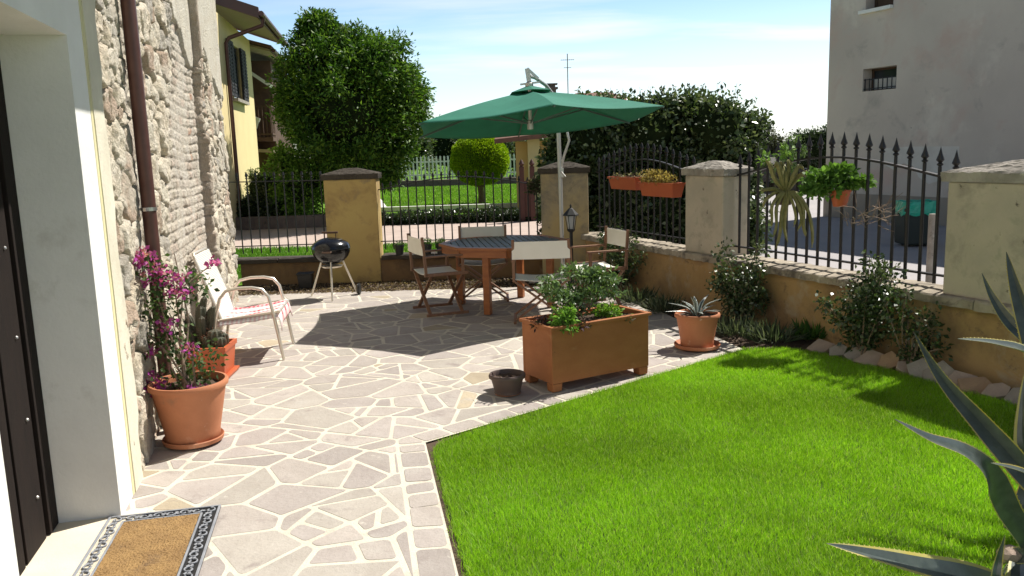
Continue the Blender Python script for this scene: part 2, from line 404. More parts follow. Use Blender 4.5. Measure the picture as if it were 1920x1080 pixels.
GREEN = [(.035,.075,.016), (.05,.10,.02), (.028,.06,.014), (.065,.12,.022)]
DARK = [(.022,.045,.014), (.03,.06,.017), (.018,.035,.012)]
BRIGHT = [(.10,.20,.03), (.13,.25,.035), (.07,.15,.022)]
ROSE = [(.05,.085,.03), (.07,.11,.04), (.035,.06,.022), (.12,.15,.07)]

# ------------------------------------------------------------------ setting geometry in plan
W0 = Vector((-2.18, 4.55)); WT = Vector((-.232, .9727)).normalized(); WN = Vector((WT.y, -WT.x))    # house wall: start, along, outward
def wp(u, q=0, z=0):
    p = W0 + WT*u + WN*q; return (p.x, p.y, z)
RA = Vector((1.0, 11.32)); RB = Vector((3.75, 4.83)); RD = (RB-RA).normalized(); RN = Vector((RD.y, -RD.x))   # right wall inner face, RN away from the garden
if RN.x < 0: RN = -RN
def rw(s, q=0, z=0):
    p = RA + RD*s + RN*q; return (p.x, p.y, z)
LE = [(-.10,2.3), (-.26,3.24), (-.56,4.89), (1.98,6.99)]                # lawn edge toward the patio
# ground: one far-reaching sheet
obj('ground', MB().sheet([(-400,-60),(400,-60),(400,700),(-400,700)], -.03), M['field']).__setitem__('kind', 'structure')
def struct(name, pts, z, mat):
    o = obj(name, MB().sheet(pts, z), mat); o['kind'] = 'structure'; return o
struct('soil_bed', [(-4.2,-3.4), (-4.6,11.6), (3.0,11.9), (3.2,9.0), (6.0,1.0), (7.5,-3.4)], -.012, M['soil'])
struct('street', [rw(-3,.3), rw(14,.3), (16,-2), (40,10), (60,60), (14,46), (7.0,30), (4.8,19)][:], -.008, M['asphalt'])
struct('driveway', [(-14,16.2), (3.2,16.5), (3.4,20.9), (-14,21.4)], -.014, M['drive'])
struct('far_lawn', [(-4.1,26.4), (6,26.4), (6,47), (-8.0,47)], -.010, M['field'])
mb = MB().box((-.2,26.4,.05), (8.0,.22,.14)).beam((-4.3,26.6,.04), (-7.6,44,.04), .8, .1)
o = obj('path', mb, M['kerb']); o['kind'] = 'structure'
# patio: mortar bed and crazy paving
LAWN = [(.155,1.1), (-.225,3.24), (-.49,4.66), (-.49,4.80), (-.44,4.92), (-.33,5.045), (-.08,5.26), (.92,6.10), (1.98,6.97), (2.3,6.98), (2.54,6.80), (2.78,6.35), (3.01,5.86), (3.29,5.22), (3.6,4.4), (3.9,3.4), (4.3,1.1)]
PAT = [(-3.0,-3.2), (.87,-3.2), (-.26,3.24), (-.56,4.89), (1.98,6.99), (1.42,9.5), (1.15,10.65), (-4.3,10.75), (-3.9,9), (-2.9,4.5)]
struct('patio', PAT, 0.0, M['grout'])
def clip(poly, p, n):
    """keep the side where (x-p).n <= 0"""
    o_ = []; k = len(poly)
    for i in range(k):
        a = poly[i]; b = poly[(i+1) % k]
        da = (a[0]-p[0])*n[0]+(a[1]-p[1])*n[1]; db = (b[0]-p[0])*n[0]+(b[1]-p[1])*n[1]
        if da <= 0: o_.append(a)
        if da*db < 0:
            t_ = da/(da-db); o_.append((a[0]+(b[0]-a[0])*t_, a[1]+(b[1]-a[1])*t_))
    return o_
def area(p): return .5*sum(p[i][0]*p[(i+1)%len(p)][1]-p[(i+1)%len(p)][0]*p[i][1] for i in range(len(p)))
def inset(p, d):
    if len(p) < 3: return []
    if area(p) < 0: p = p[::-1]
    q = list(p); n = len(p)
    for i in range(n):
        a = p[i]; b = p[(i+1)%n]; ex, ey = b[0]-a[0], b[1]-a[1]; L = math.hypot(ex, ey)
        if L < 1e-6: continue
        nx, ny = ey/L, -ex/L
        dd = d*random.uniform(.75, 1.25)
        q = clip(q, (a[0]-nx*dd, a[1]-ny*dd), (nx, ny))
        if len(q) < 3: return []
    return q
def chip(p):
    """knock corners off so that the stones are not knife sharp"""
    o_ = []; n = len(p)
    for i in range(n):
        a, b, c = p[i-1], p[i], p[(i+1)%n]
        la = math.dist(a, b); lc = math.dist(b, c)
        r = min(.024, la*.3, lc*.3)*random.uniform(.5, 1.2)
        if la < 1e-5 or lc < 1e-5: continue
        p1 = (b[0]+(a[0]-b[0])*r/la, b[1]+(a[1]-b[1])*r/la); p2 = (b[0]+(c[0]-b[0])*r/lc, b[1]+(c[1]-b[1])*r/lc)
        m_ = ((p1[0]+p2[0]+b[0])/3, (p1[1]+p2[1]+b[1])/3)
        o_ += [p1, m_, p2]
    return o_
def slabcol():
    k = random.random()
    if k < .05: c = (.47,.395,.27)
    elif k < .5: c = (.46,.412,.365)
    elif k < .8: c = (.42,.375,.34)
    else: c = (.475,.435,.375)
    v = random.uniform(.82, 1.08); return tuple(x*v for x in c)
seeds = []
tries = 0
while tries < 6500:
    tries += 1
    x = random.uniform(-4.5, 2.3); y = random.uniform(-2.8, 11); r = random.choice((.24,.32,.42))*random.uniform(.9,1.1)
    if all((x-a)**2+(y-b)**2 > ((r+q)*.56)**2*1.15 for a, b, q in seeds): seeds.append((x, y, r))
def split(poly, lim):
    """break a big slab along slightly skewed lines, the way crazy paving is laid"""
    A = abs(area(poly))
    if A < lim or len(poly) < 3: return [poly]
    best = max(range(len(poly)), key=lambda i: math.dist(poly[i], poly[(i+1) % len(poly)]))
    c = (sum(p[0] for p in poly)/len(poly), sum(p[1] for p in poly)/len(poly))
    # principal direction
    sxx = sum((p[0]-c[0])**2 for p in poly); syy = sum((p[1]-c[1])**2 for p in poly); sxy = sum((p[0]-c[0])*(p[1]-c[1]) for p in poly)
    th = .5*math.atan2(2*sxy, sxx-syy) + random.gauss(0, .42)
    k = math.sqrt(A)*.16; c = (c[0]+random.uniform(-k,k), c[1]+random.uniform(-k,k)); n_ = (math.cos(th), math.sin(th))
    P1_ = clip(poly, c, n_); P2_ = clip(poly, c, (-n_[0], -n_[1]))
    out_ = []
    for q in (P1_, P2_):
        if len(q) > 2: out_ += split(q, random.choice((.03,.06,.09,.13,.18)))
    return out_
e1 = Vector((LE[2][0]-LE[1][0], LE[2][1]-LE[1][1])).normalized(); n1 = Vector((e1.y, -e1.x))       # toward lawn
e2 = Vector((LE[3][0]-LE[2][0], LE[3][1]-LE[2][1])).normalized(); n2 = Vector((e2.y, -e2.x))
er = Vector((1.42-1.98, 9.5-6.99)).normalized(); nr_ = Vector((er.y, -er.x))
BW = .17
P2 = Vector(LE[2])
k1 = P2 - n1*BW; k2 = P2 - n2*BW
# inner corner of the border
den = n1.x*n2.y-n1.y*n2.x; a1 = n1.dot(k1); a2 = n2.dot(k2)
ic = Vector(((a1*n2.y-a2*n1.y)/den, (n1.x*a2-n2.x*a1)/den))
bis = (ic-P2).normalized(); bn = Vector((bis.y, -bis.x))       # splits the two sides
if bn.dot(e1) > 0: bn = -bn                                     # bn points toward the e1 (near) side
mb = MB()
for i, (x, y, r) in enumerate(seeds):
    near = (Vector((x,y))-ic).dot(bn) > 0
    poly = [(x-.8,y-.8),(x+.8,y-.8),(x+.8,y+.8),(x-.8,y+.8)]
    for j, (a, b, q) in enumerate(seeds):
        if j == i: continue
        dx, dy = a-x, b-y; d2 = dx*dx+dy*dy
        if d2 > 1.7: continue
        t_ = .5+ (r*r-q*q)*.35/d2
        t_ = min(.75, max(.25, t_))
        poly = clip(poly, (x+dx*t_, y+dy*t_), (dx, dy))
        if len(poly) < 3: break
    if len(poly) < 3: continue
    for side_ in (0, 1):
        pq = poly
        if side_: pq = clip(pq, k1, n1); pq = clip(pq, ic, -bn) if pq else pq
        else: pq = clip(pq, k2, n2); pq = clip(pq, ic, bn) if pq else pq
        for (pp, nn) in ((Vector((0,10.68)), Vector((.02,1))), (Vector((1.98,6.99)), nr_)):
            if pq: pq = clip(pq, pp, nn)
        if len(pq) < 3 or abs(area(pq)) < .004: continue
        for pz_ in split(pq, random.choice((.05,.08,.12,.18))):
            q_ = inset(pz_, random.uniform(.009,.018))
            if len(q_) < 3 or abs(area(q_)) < .0015: continue
            mb.prism(chip(q_), -.004, random.uniform(.0008, .0024), slabcol())
# border strip stones
def strip(p, e, n, L, s0=0.0):
    s_ = s0
    while s_ < L:
        l_ = random.uniform(.14, .30); s2 = min(s_+l_, L)
        a = Vector(p)+e*s_; b = Vector(p)+e*s2
        sk = random.uniform(-.02, .02)
        q = [a, b, b-n*BW+e*sk, a-n*BW+e*sk]
        q = inset([tuple(v) for v in q], .013)
        if len(q) > 2 and abs(area(q)) > .003: mb.prism(chip(q), -.004, random.uniform(.001,.003), slabcol())
        s_ = s2
strip(Vector(LE[1])-e1*5.5, e1, n1, 5.5+(P2-Vector(LE[1])).length-.02)
cq = inset([tuple(P2), tuple(k1+(P2-P2)), tuple(ic), tuple(k2)], .010)
if len(cq) > 2: mb.prism(chip(cq), -.004, .002, slabcol())
strip(P2, e2, n2, (Vector(LE[3])-P2).length)
o = obj('paving_stones', mb, M['slab']); o['kind'] = 'structure'

# ------------------------------------------------------------------ lawn
struct('lawn', [(.92,-3.2)]+LAWN[1:-1]+[(4.3,1.1), (5.2,-3.2)], -.006, M['lawnbase'])
def inpoly(x, y, poly):
    c = np.zeros(len(x), bool); n = len(poly)
    for i in range(n):
        x1, y1 = poly[i]; x2, y2 = poly[(i+1)%n]
        k = ((y1 > y) != (y2 > y)) & (x < (x2-x1)*(y-y1)/((y2-y1) if y2 != y1 else 1e-9)+x1)
        c ^= k
    return c
def blades(name, poly, dens, hgt, wid, cols, mat=None):
    xs = [p[0] for p in poly]; ys = [p[1] for p in poly]
    n = int((max(xs)-min(xs))*(max(ys)-min(ys))*dens)
    x = rng.uniform(min(xs)-.03, max(xs)+.03, n); y = rng.uniform(min(ys), max(ys), n)
    k = inpoly(x+rng.normal(0,.012,n), y+rng.normal(0,.012,n), poly); x = x[k]; y = y[k]; n = len(x)
    tuft = fbm(x*6, y*6, 3); big = fbm(x*1.3, y*1.3, 9)
    h = hgt*rng.uniform(.55, 1.25, n)*(.72+.6*tuft)
    a = rng.uniform(0, 2*PI, n); w_ = wid*rng.uniform(.7,1.3,n)
    lean = rng.normal(0, .36, (n,2))*h[:,None] + (np.stack([vnoise(x*4,y*4,5)-.5, vnoise(x*4,y*4,6)-.5],1))*h[:,None]*.4
    z0 = -.006+.0*x
    b0 = np.stack([x-np.cos(a)*w_, y-np.sin(a)*w_, z0], 1); b1 = np.stack([x+np.cos(a)*w_, y+np.sin(a)*w_, z0], 1)
    m0 = np.stack([x-np.cos(a)*w_*.8+lean[:,0]*.4, y-np.sin(a)*w_*.8+lean[:,1]*.4, z0+h*.6], 1)
    m1 = np.stack([x+np.cos(a)*w_*.8+lean[:,0]*.4, y+np.sin(a)*w_*.8+lean[:,1]*.4, z0+h*.6], 1)
    tp = np.stack([x+lean[:,0], y+lean[:,1], z0+h], 1)
    V = np.stack([b0,b1,m1,m0,tp], 1).reshape(-1,3); I = (np.arange(n)*5)[:,None]
    Ft = np.concatenate([I+np.array([[0,1,2]]), I+np.array([[0,2,3]]), I+np.array([[3,2,4]])])
    cc = np.array(cols)[rng.integers(0,len(cols),n)]*rng.uniform(.75,1.25,(n,1))*(.62+.75*big)[:,None]
    dry = rng.random(n) < .022; cc[dry] = np.array([.42,.42,.20]); lt = rng.random(n) < .05; cc[lt] = np.array([.42,.56,.18])
    o = npmesh(name, V, Ft, np.concatenate([cc,cc,cc]), mat or M['grass'])
    return o
LG = [(.25,.48,.02), (.30,.54,.025), (.195,.39,.015), (.36,.57,.05)]
o = blades('grass', LAWN, 30000, .034, .0012, LG); tag(o, 'short bright green mown lawn beside the paved patio', 'grass', kind='stuff')
o = blades('grass', [(-5.5,11.95),(1.0,11.95),(1.2,16.3),(-7.5,16.3)], 1500, .06, .006, [(.10,.24,.02),(.13,.28,.025)])
tag(o, 'green grass strip behind the back railings, before the driveway', 'grass', kind='stuff')

o = blades('grass', [(-4.0,26.55),(3.5,26.55),(3.0,44),(-7.4,44)], 260, .08, .012, [(.16,.33,.03),(.20,.38,.035),(.13,.27,.02)])
tag(o, 'sunny green lawn round the topiary ball, beyond the driveway', 'grass', kind='stuff')
# ------------------------------------------------------------------ our house (left)
house = thing('stone_house', 'rough rubble stone house wall with white plastered doorway at the left edge', 'house')
US, UE, ZT = -.26, 6.0, 4.5
uu = np.concatenate([np.arange(US, 2.0, .0095), np.arange(2.0, 3.98, .013), np.arange(3.98, 4.08, .008), np.arange(4.08, UE, .018)])
zz_ = np.concatenate([np.arange(-.03, 3.0, .0105), np.arange(3.0, ZT, .02)])
U, Z = np.meshgrid(uu, zz_, indexing='ij')
def stonefield(U, Z, cu, cz, seed, warp=.06):
    wu = U + (fbm(U*3, Z*3, seed)-.5)*warp*2; wz = Z + (fbm(U*3, Z*3, seed+7)-.5)*warp
    row = wz/cz
    a = wu/cu; b = row
    ia = np.floor(a).astype(np.int64); ib = np.floor(b).astype(np.int64)
    F1 = np.full(U.shape, 9.); F2 = np.full(U.shape, 9.); ID = np.zeros(U.shape, np.int64)
    for di in (-1,0,1,2):
        for dj in (-1,0,1):
            ca = ia+di; cb = ib+dj
            px_ = ca + .5*(cb & 1) + (h01(ca,cb,seed)-.5)*.85; py_ = cb+.5 + (h01(ca,cb,seed+1)-.5)*.7
            sz = .75+.5*h01(ca,cb,seed+2)
            d = np.sqrt(((a-px_)*cu/cz*.8)**2+(b-py_)**2)/sz
            near = d < F1
            F2 = np.where(near, F1, np.minimum(F2, d)); ID = np.where(near, ca*7919+cb*104729, ID); F1 = np.where(near, d, F1)
    return F1, F2, ID
def relief(U, Z, cu, cz, seed, lo_, hi_, jw):
    F1, F2, ID = stonefield(U, Z, cu, cz, seed, .05)
    edge = F2-F1; hs = np.clip((edge-.03)/jw, 0, 1); hs = hs*hs*(3-2*hs)
    h1 = h01(ID, ID*0+3, 1); h2 = h01(ID, ID*0+5, 2); h3 = h01(ID, ID*0+9, 4)
    d = hs*(lo_+hi_*h1**1.5)
    base = np.stack([.66+.10*h2+.03*h3, .61+.09*h2, .50+.09*h2-.02*h3], -1)
    base = np.where((h3 > .9)[..., None], np.array([.52,.40,.31])*(0.9+.2*h2[...,None]), base)
    base = np.where((h3 < .14)[..., None], np.array([.44,.41,.36])*(0.9+.2*h2[...,None]), base)
    return d, base, np.clip(edge/.09, 0, 1)[..., None], F1, F2
dA, bA, mA, F1A, F2A = relief(U, Z, .30, .20, 21, .012, .040, .16)
dB, bB, mB_, F1B, F2B = relief(U, Z, .15, .095, 57, .008, .028, .20)
sel = (fbm(U*1.1+.4, Z*1.3, 13) > .47+.10*(U > .9))
s3 = sel[..., None]
disp = np.where(sel, dB, dA); base = np.where(s3, bB, bA); mm = np.where(s3, mB_, mA)
ja = np.exp(-((F2A-F1A)/.055)**2); jb = np.exp(-((F2B-F1B)/.07)**2); jj = np.where(sel, jb, ja)*(.35+.9*fbm(U*2.1, Z*2.1, 45)); disp = disp - .034*jj; mort_d = jj
disp = disp + (fbm(U*8, Z*8, 40)-.5)*.05 + (fbm(U*20, Z*20, 50, 4)-.5)*.036 + (fbm(U*1.4, Z*1.4, 60)-.5)*.05
mort = np.array([.54,.49,.40])*(.8+.4*fbm(U*10, Z*10, 44))[..., None]
colr = (base*mm + mort*(1-mm))*(1-.38*jj[...,None])
# lime wash and mortar smeared over part of the stones
sm_ = np.clip((fbm(U*2.6, Z*2.6, 23)-.50)/.06, 0, 1); disp = disp*(1-.45*sm_)+.012*sm_; colr = colr*(1-.6*sm_[...,None])+np.array([.68,.64,.55])*.6*sm_[...,None]
# deep irregular crevice between the doorway and the pipe
cr = np.abs(U-(.34+.16*(fbm(Z*1.3, Z*0, 14)-.5)*2+.05*(fbm(Z*5, Z*0, 15)-.5))); crv = np.clip(1-cr/.028, 0, 1)*(fbm(Z*2.2, Z*0+3, 16) > .36)
disp = disp - .05*crv; colr = colr*(1-.35*crv[...,None])
# brick zone
bu, bz = .235, .080
wz = Z + (fbm(U*.9, Z*.5, 70)-.5)*.09 + (fbm(U*9, Z*6, 71)-.5)*.022
rowi = np.floor(wz/bz).astype(np.int64); fz = wz/bz-rowi
uo = U/bu*(1+.25*h01(rowi, rowi*0, 6)) + .5*(rowi & 1) + h01(rowi, rowi*0, 5)
ci = np.floor(uo).astype(np.int64); fu = uo-ci
eb = np.minimum(np.minimum(fz, 1-fz)*bz, np.minimum(fu, 1-fu)*bu)
hb1 = h01(ci, rowi, 8); hb2 = h01(ci, rowi, 12)
hb = np.clip((eb-.003-.004*hb1)/.010, 0, 1)
dispb = hb*(.008+.010*hb1) + (fbm(U*30, Z*34, 51, 4)-.5)*.026 + (fbm(U*2.2, Z*2.2, 61)-.5)*.04
colb = np.where((hb2 > .965)[..., None], np.array([.56,.34,.24]), np.where((hb2 > .75)[..., None], np.array([.60,.50,.42]), np.array([.63,.57,.49])))*(.88+.22*hb1[..., None])
colb = colb*hb[..., None] + np.array([.52,.47,.40])*(1-hb[..., None])
lm = np.clip((fbm(U*2.4, Z*2.4, 90)-.47)/.07, 0, 1); dispb = dispb*(1-.5*lm)+.008*lm; colb = colb*(1-.6*lm[...,None])+np.array([.69,.65,.57])*.6*lm[...,None]
zone = np.clip((U-2.0 + (fbm(U*2, Z*2.4, 80)-.5)*1.3 - 1.9*np.maximum(Z-1.95-.42*(U-2.2), 0))/.06, 0, 1)*(U < 4.03)
z3 = zone[..., None]
disp = disp*(1-zone)+dispb*zone; colr = colr*(1-z3)+colb*z3
# remaining old render, high up
pz = np.clip((Z-(3.18-.22*(U-2.0)+(fbm(U*1.6,Z*1.6,95)-.5)*.7))/.03, 0, 1)*np.clip((U-1.9)/.05, 0, 1)
disp = disp*(1-pz)+pz*(.045+(fbm(U*3,Z*3,97)-.5)*.016+(fbm(U*18,Z*6,96)-.5)*.006)
colr = colr*(1-pz[...,None])+pz[...,None]*(np.array([.72,.68,.58])*(.86+.26*fbm(U*4,Z*2,98))[...,None])
# the buttress-like end pier standing proud, its near side tinted browner, shade put into the colour
pier = np.clip((U-4.03-.03*(fbm(Z*4,Z*0,17)-.5))/.025, 0, 1)
disp = disp + pier*(.085+.03*(fbm(Z*1.7, Z*0, 18)-.5))
side = ((U > 4.0) & (U < 4.09))[..., None]; colr = np.where(side, np.array([.50,.42,.34])*(.75+.4*fbm(U*3, Z*7, 19))[..., None], colr)
disp = np.where(np.abs(U-.70) < .075, np.minimum(disp, .028), disp)      # dressed flat behind the rain pipe
Q = disp
XX = W0.x+WT.x*U+WN.x*Q; YY = W0.y+WT.y*U+WN.y*Q
V = np.stack([XX, YY, Z], -1).reshape(-1,3); nu, nz2 = U.shape
I = np.arange(nu*nz2).reshape(nu, nz2)
Fq = np.stack([I[:-1,:-1], I[1:,:-1], I[1:,1:], I[:-1,1:]], -1).reshape(-1,4)
C = colr[:-1,:-1].reshape(-1,3)
npmesh('stone_wall', V, Fq, C, M['stone'], house, smooth=True)
# body behind, end face, upper storey and eaves outside the frame
def wbox(mb, u0, u1, q0, q1, z0, z1):
    pts = [wp(u0,q0)[:2], wp(u1,q0)[:2], wp(u1,q1)[:2], wp(u0,q1)[:2]]
    return mb.prism(pts, z0, z1)
obj('house_body', wbox(wbox(MB(), -.2, 5.96, -6, -.035, -.03, 4.5), -8, 5.96, -6, .03, 4.502, 5.6), M['cream'], house)
obj('roof', wbox(MB(), -8, 6.1, -6.4, .42, 5.602, 5.75), M['tile'], house)
# white doorway surround and cream render edge
mb = MB()
wbox(mb, -.66, -.37, -.262, .045, -.03, 4.5)                     # pier between door and stone
wbox(mb, -2.04, -.661, -.26, .045, 2.33, 4.5)                    # over the door
wbox(mb, -8, -2.04, -.26, .045, -.03, 4.5)                      # near side
wbox(mb, -.66, -.2, -.9, -.264, -.03, 4.5); wbox(mb, -.369, -.2, -.263, -.021, -.03, 4.5)                        # reveal
wbox(mb, -2.04, -.66, -.9, -.26, 2.62, 4.5)
obj('door_surround', mb, M['white'], house)
mb = MB(); N = 46
# ragged yellow line and cream render that ends unevenly against the stone
v = []; 
def ragged(u0, amp, q, s): return [(u0+(fbm(np.array([k*.37]), np.array([1.0*s]), s)[0]-.5)*amp, k*4.5/N-.03) for k in range(N+1)]
a = [(-.372, k*4.5/N-.03) for k in range(N+1)]; b = ragged(-.325, .03, 0, 3); c = ragged(-.09, .16, 0, 5)
def band(mb, A, B, q0, q1):
    vs = []
    for (p, q) in zip(A, B):
        vs += [wp(p[0], q0, p[1]), wp(q[0], q0, q[1]), wp(q[0], q1, q[1]), wp(p[0], q1, p[1])]
    fs = []
    for k in range(len(A)-1):
        o0 = k*4; o1 = o0+4
        fs += [(o0+2, o0+3, o1+3, o1+2), (o0+1, o0+2, o1+2, o1+1), (o0+3, o0, o1, o1+3)]
    mb.add(vs, fs)
band(mb, a, b, -.02, .047); obj('painted_line', mb, M['ystrip'], house)
mb = MB(); band(mb, b, c, -.02, .052); obj('render_edge', mb, M['cream'], house)
# canopy over the doorway (above the frame): shades the upper doorway
obj('door_canopy', wbox(MB(), -2.6, .22, .046, .86, 3.22, 3.32), M['tile'], house)
# door leaf, dark boards with studs
door = obj('door', wbox(wbox(wbox(wbox(wbox(MB(), -2.04, -.665, -.34, -.262, .02, 2.62), -.80, -.668, -.2615, -.235, .02, 2.32), -1.10, -.83, -.2615, -.245, .02, 2.32), -1.40, -1.13, -.2615, -.245, .02, 2.32), -1.72, -1.43, -.2615, -.245, .02, 2.32), M['darkwood'], house, bevel=.004)
for z in (.25, .62, 1.0, 1.4, 1.8):
    for u in (-.90,):
        p = Vector(wp(u, -.24, z)); obj('stud', MB().blob(p, .009, 1), M['steel'], door, smooth=True)
obj('doorstep', wbox(MB(), -1.9, -.60, -.262, .16, -.03, .016), M['step'], house, bevel=.006)
# rain pipe
mb = MB(); mb.tube([wp(.70, .080, z) for z in (0.0, .5, 1.5, 3, 5.3)], .043, 16); rp = obj('downpipe', mb, M['brown'], house, smooth=True)
for z in (1.46, 3.4):
    mb = MB(); mb.lathe([(.046,-.011),(.049,-.011),(.049,.011),(.046,.011)], 20, wp(.70,.080,z)); mb.beam(wp(.655,.08,z), wp(.61,.07,z), .016, .02); mb.beam(wp(.70,-.01,z), wp(.70,.035,z), .014,.014)
    obj('pipe_clamp', mb, M['steel'], rp)

# ------------------------------------------------------------------ garden walls, pillars, railings
def capped_pillar(label, mat, capmat, pts, ov, h=1.43, group='pillars of the garden wall', z0=-.02):
    """pts: four plan corners"""
    c = Vector((sum(p[0] for p in pts)/4, sum(p[1] for p in pts)/4))
    t_ = thing('pillar', label, 'pillar', (c.x, c.y, 0), 0, group)
    loc = [(p[0]-c.x, p[1]-c.y) for p in pts]
    obj('shaft', MB().prism(loc, z0, h), mat, t_, bevel=.014, seg=2)
    big = [((p[0])*(1+ov/abs(math.hypot(*p))*1.2), p[1]*(1+ov/abs(math.hypot(*p))*1.2)) for p in loc]
    mb = MB(); n = 4
    nb = 10
    # slab with rough sides, then a hipped weathered top made of a small grid
    def quad(P, u, v_): 
        a = Vector(P[0]).lerp(Vector(P[1]), u); b = Vector(P[3]).lerp(Vector(P[2]), u); return a.lerp(b, v_)
    vs = []; G_ = 26
    for i in range(G_+1):
        for j in range(G_+1):
            p = quad(big, i/G_, j/G_); e = min(i, G_-i, (j), (G_-j))/(G_/2)
            hgt = h+.075+.075*min(1, e*1.3) + random.uniform(-.0045,.0045)
            if e == 0: hgt = h+.07+random.uniform(-.006,.006)
            vs.append((p.x+random.uniform(-.003,.003), p.y+random.uniform(-.003,.003), hgt))
    fs = [(i*(G_+1)+j, (i+1)*(G_+1)+j, (i+1)*(G_+1)+j+1, i*(G_+1)+j+1) for i in range(G_) for j in range(G_)]
    mb.add(vs, fs)
    ring = [i*(G_+1) for i in range(G_+1)] + [G_*(G_+1)+j for j in range(1, G_+1)] + [i*(G_+1)+G_ for i in range(G_-1, -1, -1)] + [j for j in range(G_-1, 0, -1)]
    o0 = len(mb.v)
    for k in ring: x, y, z = mb.v[k]; mb.v.append((x*.985+random.uniform(-.003,.003), y*.985+random.uniform(-.003,.003), h+.001))
    L_ = len(ring)
    for k in range(L_): mb.f.append([ring[k], ring[(k+1)%L_], o0+(k+1)%L_, o0+k]); mb.c.append(None)
    mb.f.append([o0+k for k in range(L_)]); mb.c.append(None)
    obj('cap', mb, capmat, t_)
    return t_
BY = 11.58
capped_pillar('ochre plastered pillar behind the kettle barbecue, with dark mossy cap', M['pillar_y'], M['capdark'], [(-2.56,BY),(-1.83,BY),(-1.83,BY+.32),(-2.56,BY+.32)], .03)
capped_pillar('yellow and grey pillar behind the green parasol pole, cap hidden in ivy', M['pillar_w'], M['capdark'], [(.43,11.35),(1.07,11.30),(1.09,11.62),(.45,11.66)], .03)
capped_pillar('free-standing pale pillar between the two railings, grey stained on its right side', M['pillar_g'], M['cap'], [rw(2.37,0)[:2], rw(3.03,0)[:2], rw(3.03,.32)[:2], rw(2.37,.32)[:2]], .045, z0=.6)
capped_pillar('broad grey-cream pillar at the right edge of the photo, behind the agave', M['pillar_g'], M['cap'], [rw(5.66,.0)[:2], rw(6.75,.0)[:2], rw(6.75,.32)[:2], rw(5.66,.32)[:2]], .05, z0=.6)

wl = thing('back_garden_wall', 'low dark ochre garden wall under the back railings, behind the barbecue', 'wall', (0,BY,0))
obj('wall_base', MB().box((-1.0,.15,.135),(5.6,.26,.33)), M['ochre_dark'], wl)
mb = MB()
for (xa, xb, n_) in ((-3.95, -2.575, 2), (-1.815, .42, 3)):
    for k_ in range(n_): x = xa+(xb-xa)*k_/n_; x2 = xa+(xb-xa)*(k_+1)/n_; mb.box(((x+x2)/2,.14,.33),(x2-x-.008,.36,.06))
obj('coping', mb, M['capdark'], wl, bevel=.008)
wr = thing('side_garden_wall', 'low ochre garden wall with pale stone coping along the street', 'wall')
mb = MB(); pts = [rw(-.1,.015)[:2], rw(9.5,.015)[:2], rw(9.5,.30)[:2], rw(-.1,.30)[:2]]; mb.prism(pts, -.03, .53)
obj('wall_base', mb, M['ochre'], wr)
def grid_coping(s0, s1, q0, q1, z0, z1, seed):
    """one coping stone with worn, uneven edges"""
    g = random.Random(seed); mb = MB(); n = max(3, int((s1-s0)/.045)); prof = [(q0,z0),(q0-.0,z1-.012),(q0+.012,z1),((q0+q1)/2,z1+.012),(q1-.012,z1),(q1,z1-.012),(q1,z0)]
    vs = []
    for i in range(n+1):
        s_ = s0+(s1-s0)*i/n; wv = g.uniform(-.006,.006)
        for (q, z) in prof: vs.append(rw(s_, q+wv*(1 if q < .1 else 0)+g.uniform(-.003,.003), z+g.uniform(-.005,.004)))
    P_ = len(prof)
    fs = [(i*P_+k, i*P_+k+1, (i+1)*P_+k+1, (i+1)*P_+k) for i in range(n) for k in range(P_-1)]
    fs += [tuple(range(P_)), tuple(n*P_+k for k in range(P_))[::-1]] + [(i*P_, (i+1)*P_, (i+1)*P_+P_-1, i*P_+P_-1) for i in range(n)]
    return mb.add(vs, fs)
mb = MB(); s_ = -.1; k = 0
while s_ < 2.30:
    s2 = min(2.30, s_+random.uniform(.5,.8)); g = grid_coping(s_+.004, s2-.004, -.045, .36, .531, .60, k); mb.add(g.v, g.f); s_ = s2; k += 1
while s_ < 9.4:
    s2 = s_+random.uniform(.55,.85); g = grid_coping(s_+.004, s2-.004, -.06 , .36, .531, .60, k); mb.add(g.v, g.f); s_ = s2; k += 1
obj('coping', mb, M['coping'], wr)

def spear(mb, x, z, r=.011, h=.13, y=0):
    mb.lathe([(r*.6,0),(r*1.5,.012),(r*1.5,.02),(r*.8,.03),(r*1.9,.048),(r*1.7,.06),(r*.9,.095),(.0008,h)], 8, (x,y,z))
def railing(label, A, B, n, zlow, zbar0, ztop, tip, r=.0085, spears=True, sh=.11, hk=1.0, group='wrought iron railings on the garden walls'):
    """A, B plan ends; ztop(t), tip(t) heights along the panel"""
    A = Vector(A); B = Vector(B); d = B-A; L = d.length; ang = math.atan2(d.y, d.x)
    t_ = thing('iron_railing', label, 'railing', (A.x, A.y, 0), ang, group)
    mb = MB(); pts = [(L*i/24, 0, ztop(i/24)) for i in range(25)]
    for i in range(24): mb.beam(pts[i], pts[i+1], .034*hk, .014*hk, (0,0,1))
    obj('top_rail', mb, M['iron'], t_)
    obj('bottom_rail', MB().beam((0,0,zlow),(L,0,zlow), .030*hk, .012*hk), M['iron'], t_)
    for i in range(n):
        x = L*(i+.5)/n; zt = tip((i+.5)/n)
        mb = MB(); mb.tube([(x,0,zbar0),(x,0,zt-sh)], r, 8)
        spear(mb, x, zt-sh, r*1.15, sh)
        obj('bar', mb, M['iron'], t_, smooth=True)
    return t_
arch = lambda a, b: (lambda t: a+(b-a)*math.sin(PI*t)**1.2)
railing('tall black railing beside the street, with big spearheads and hanging cactus', rw(3.03,.16)[:2], rw(5.66,.16)[:2], 19, .705, .635, arch(1.43,1.61), arch(1.65,1.83), r=.0135, sh=.15, hk=1.25)
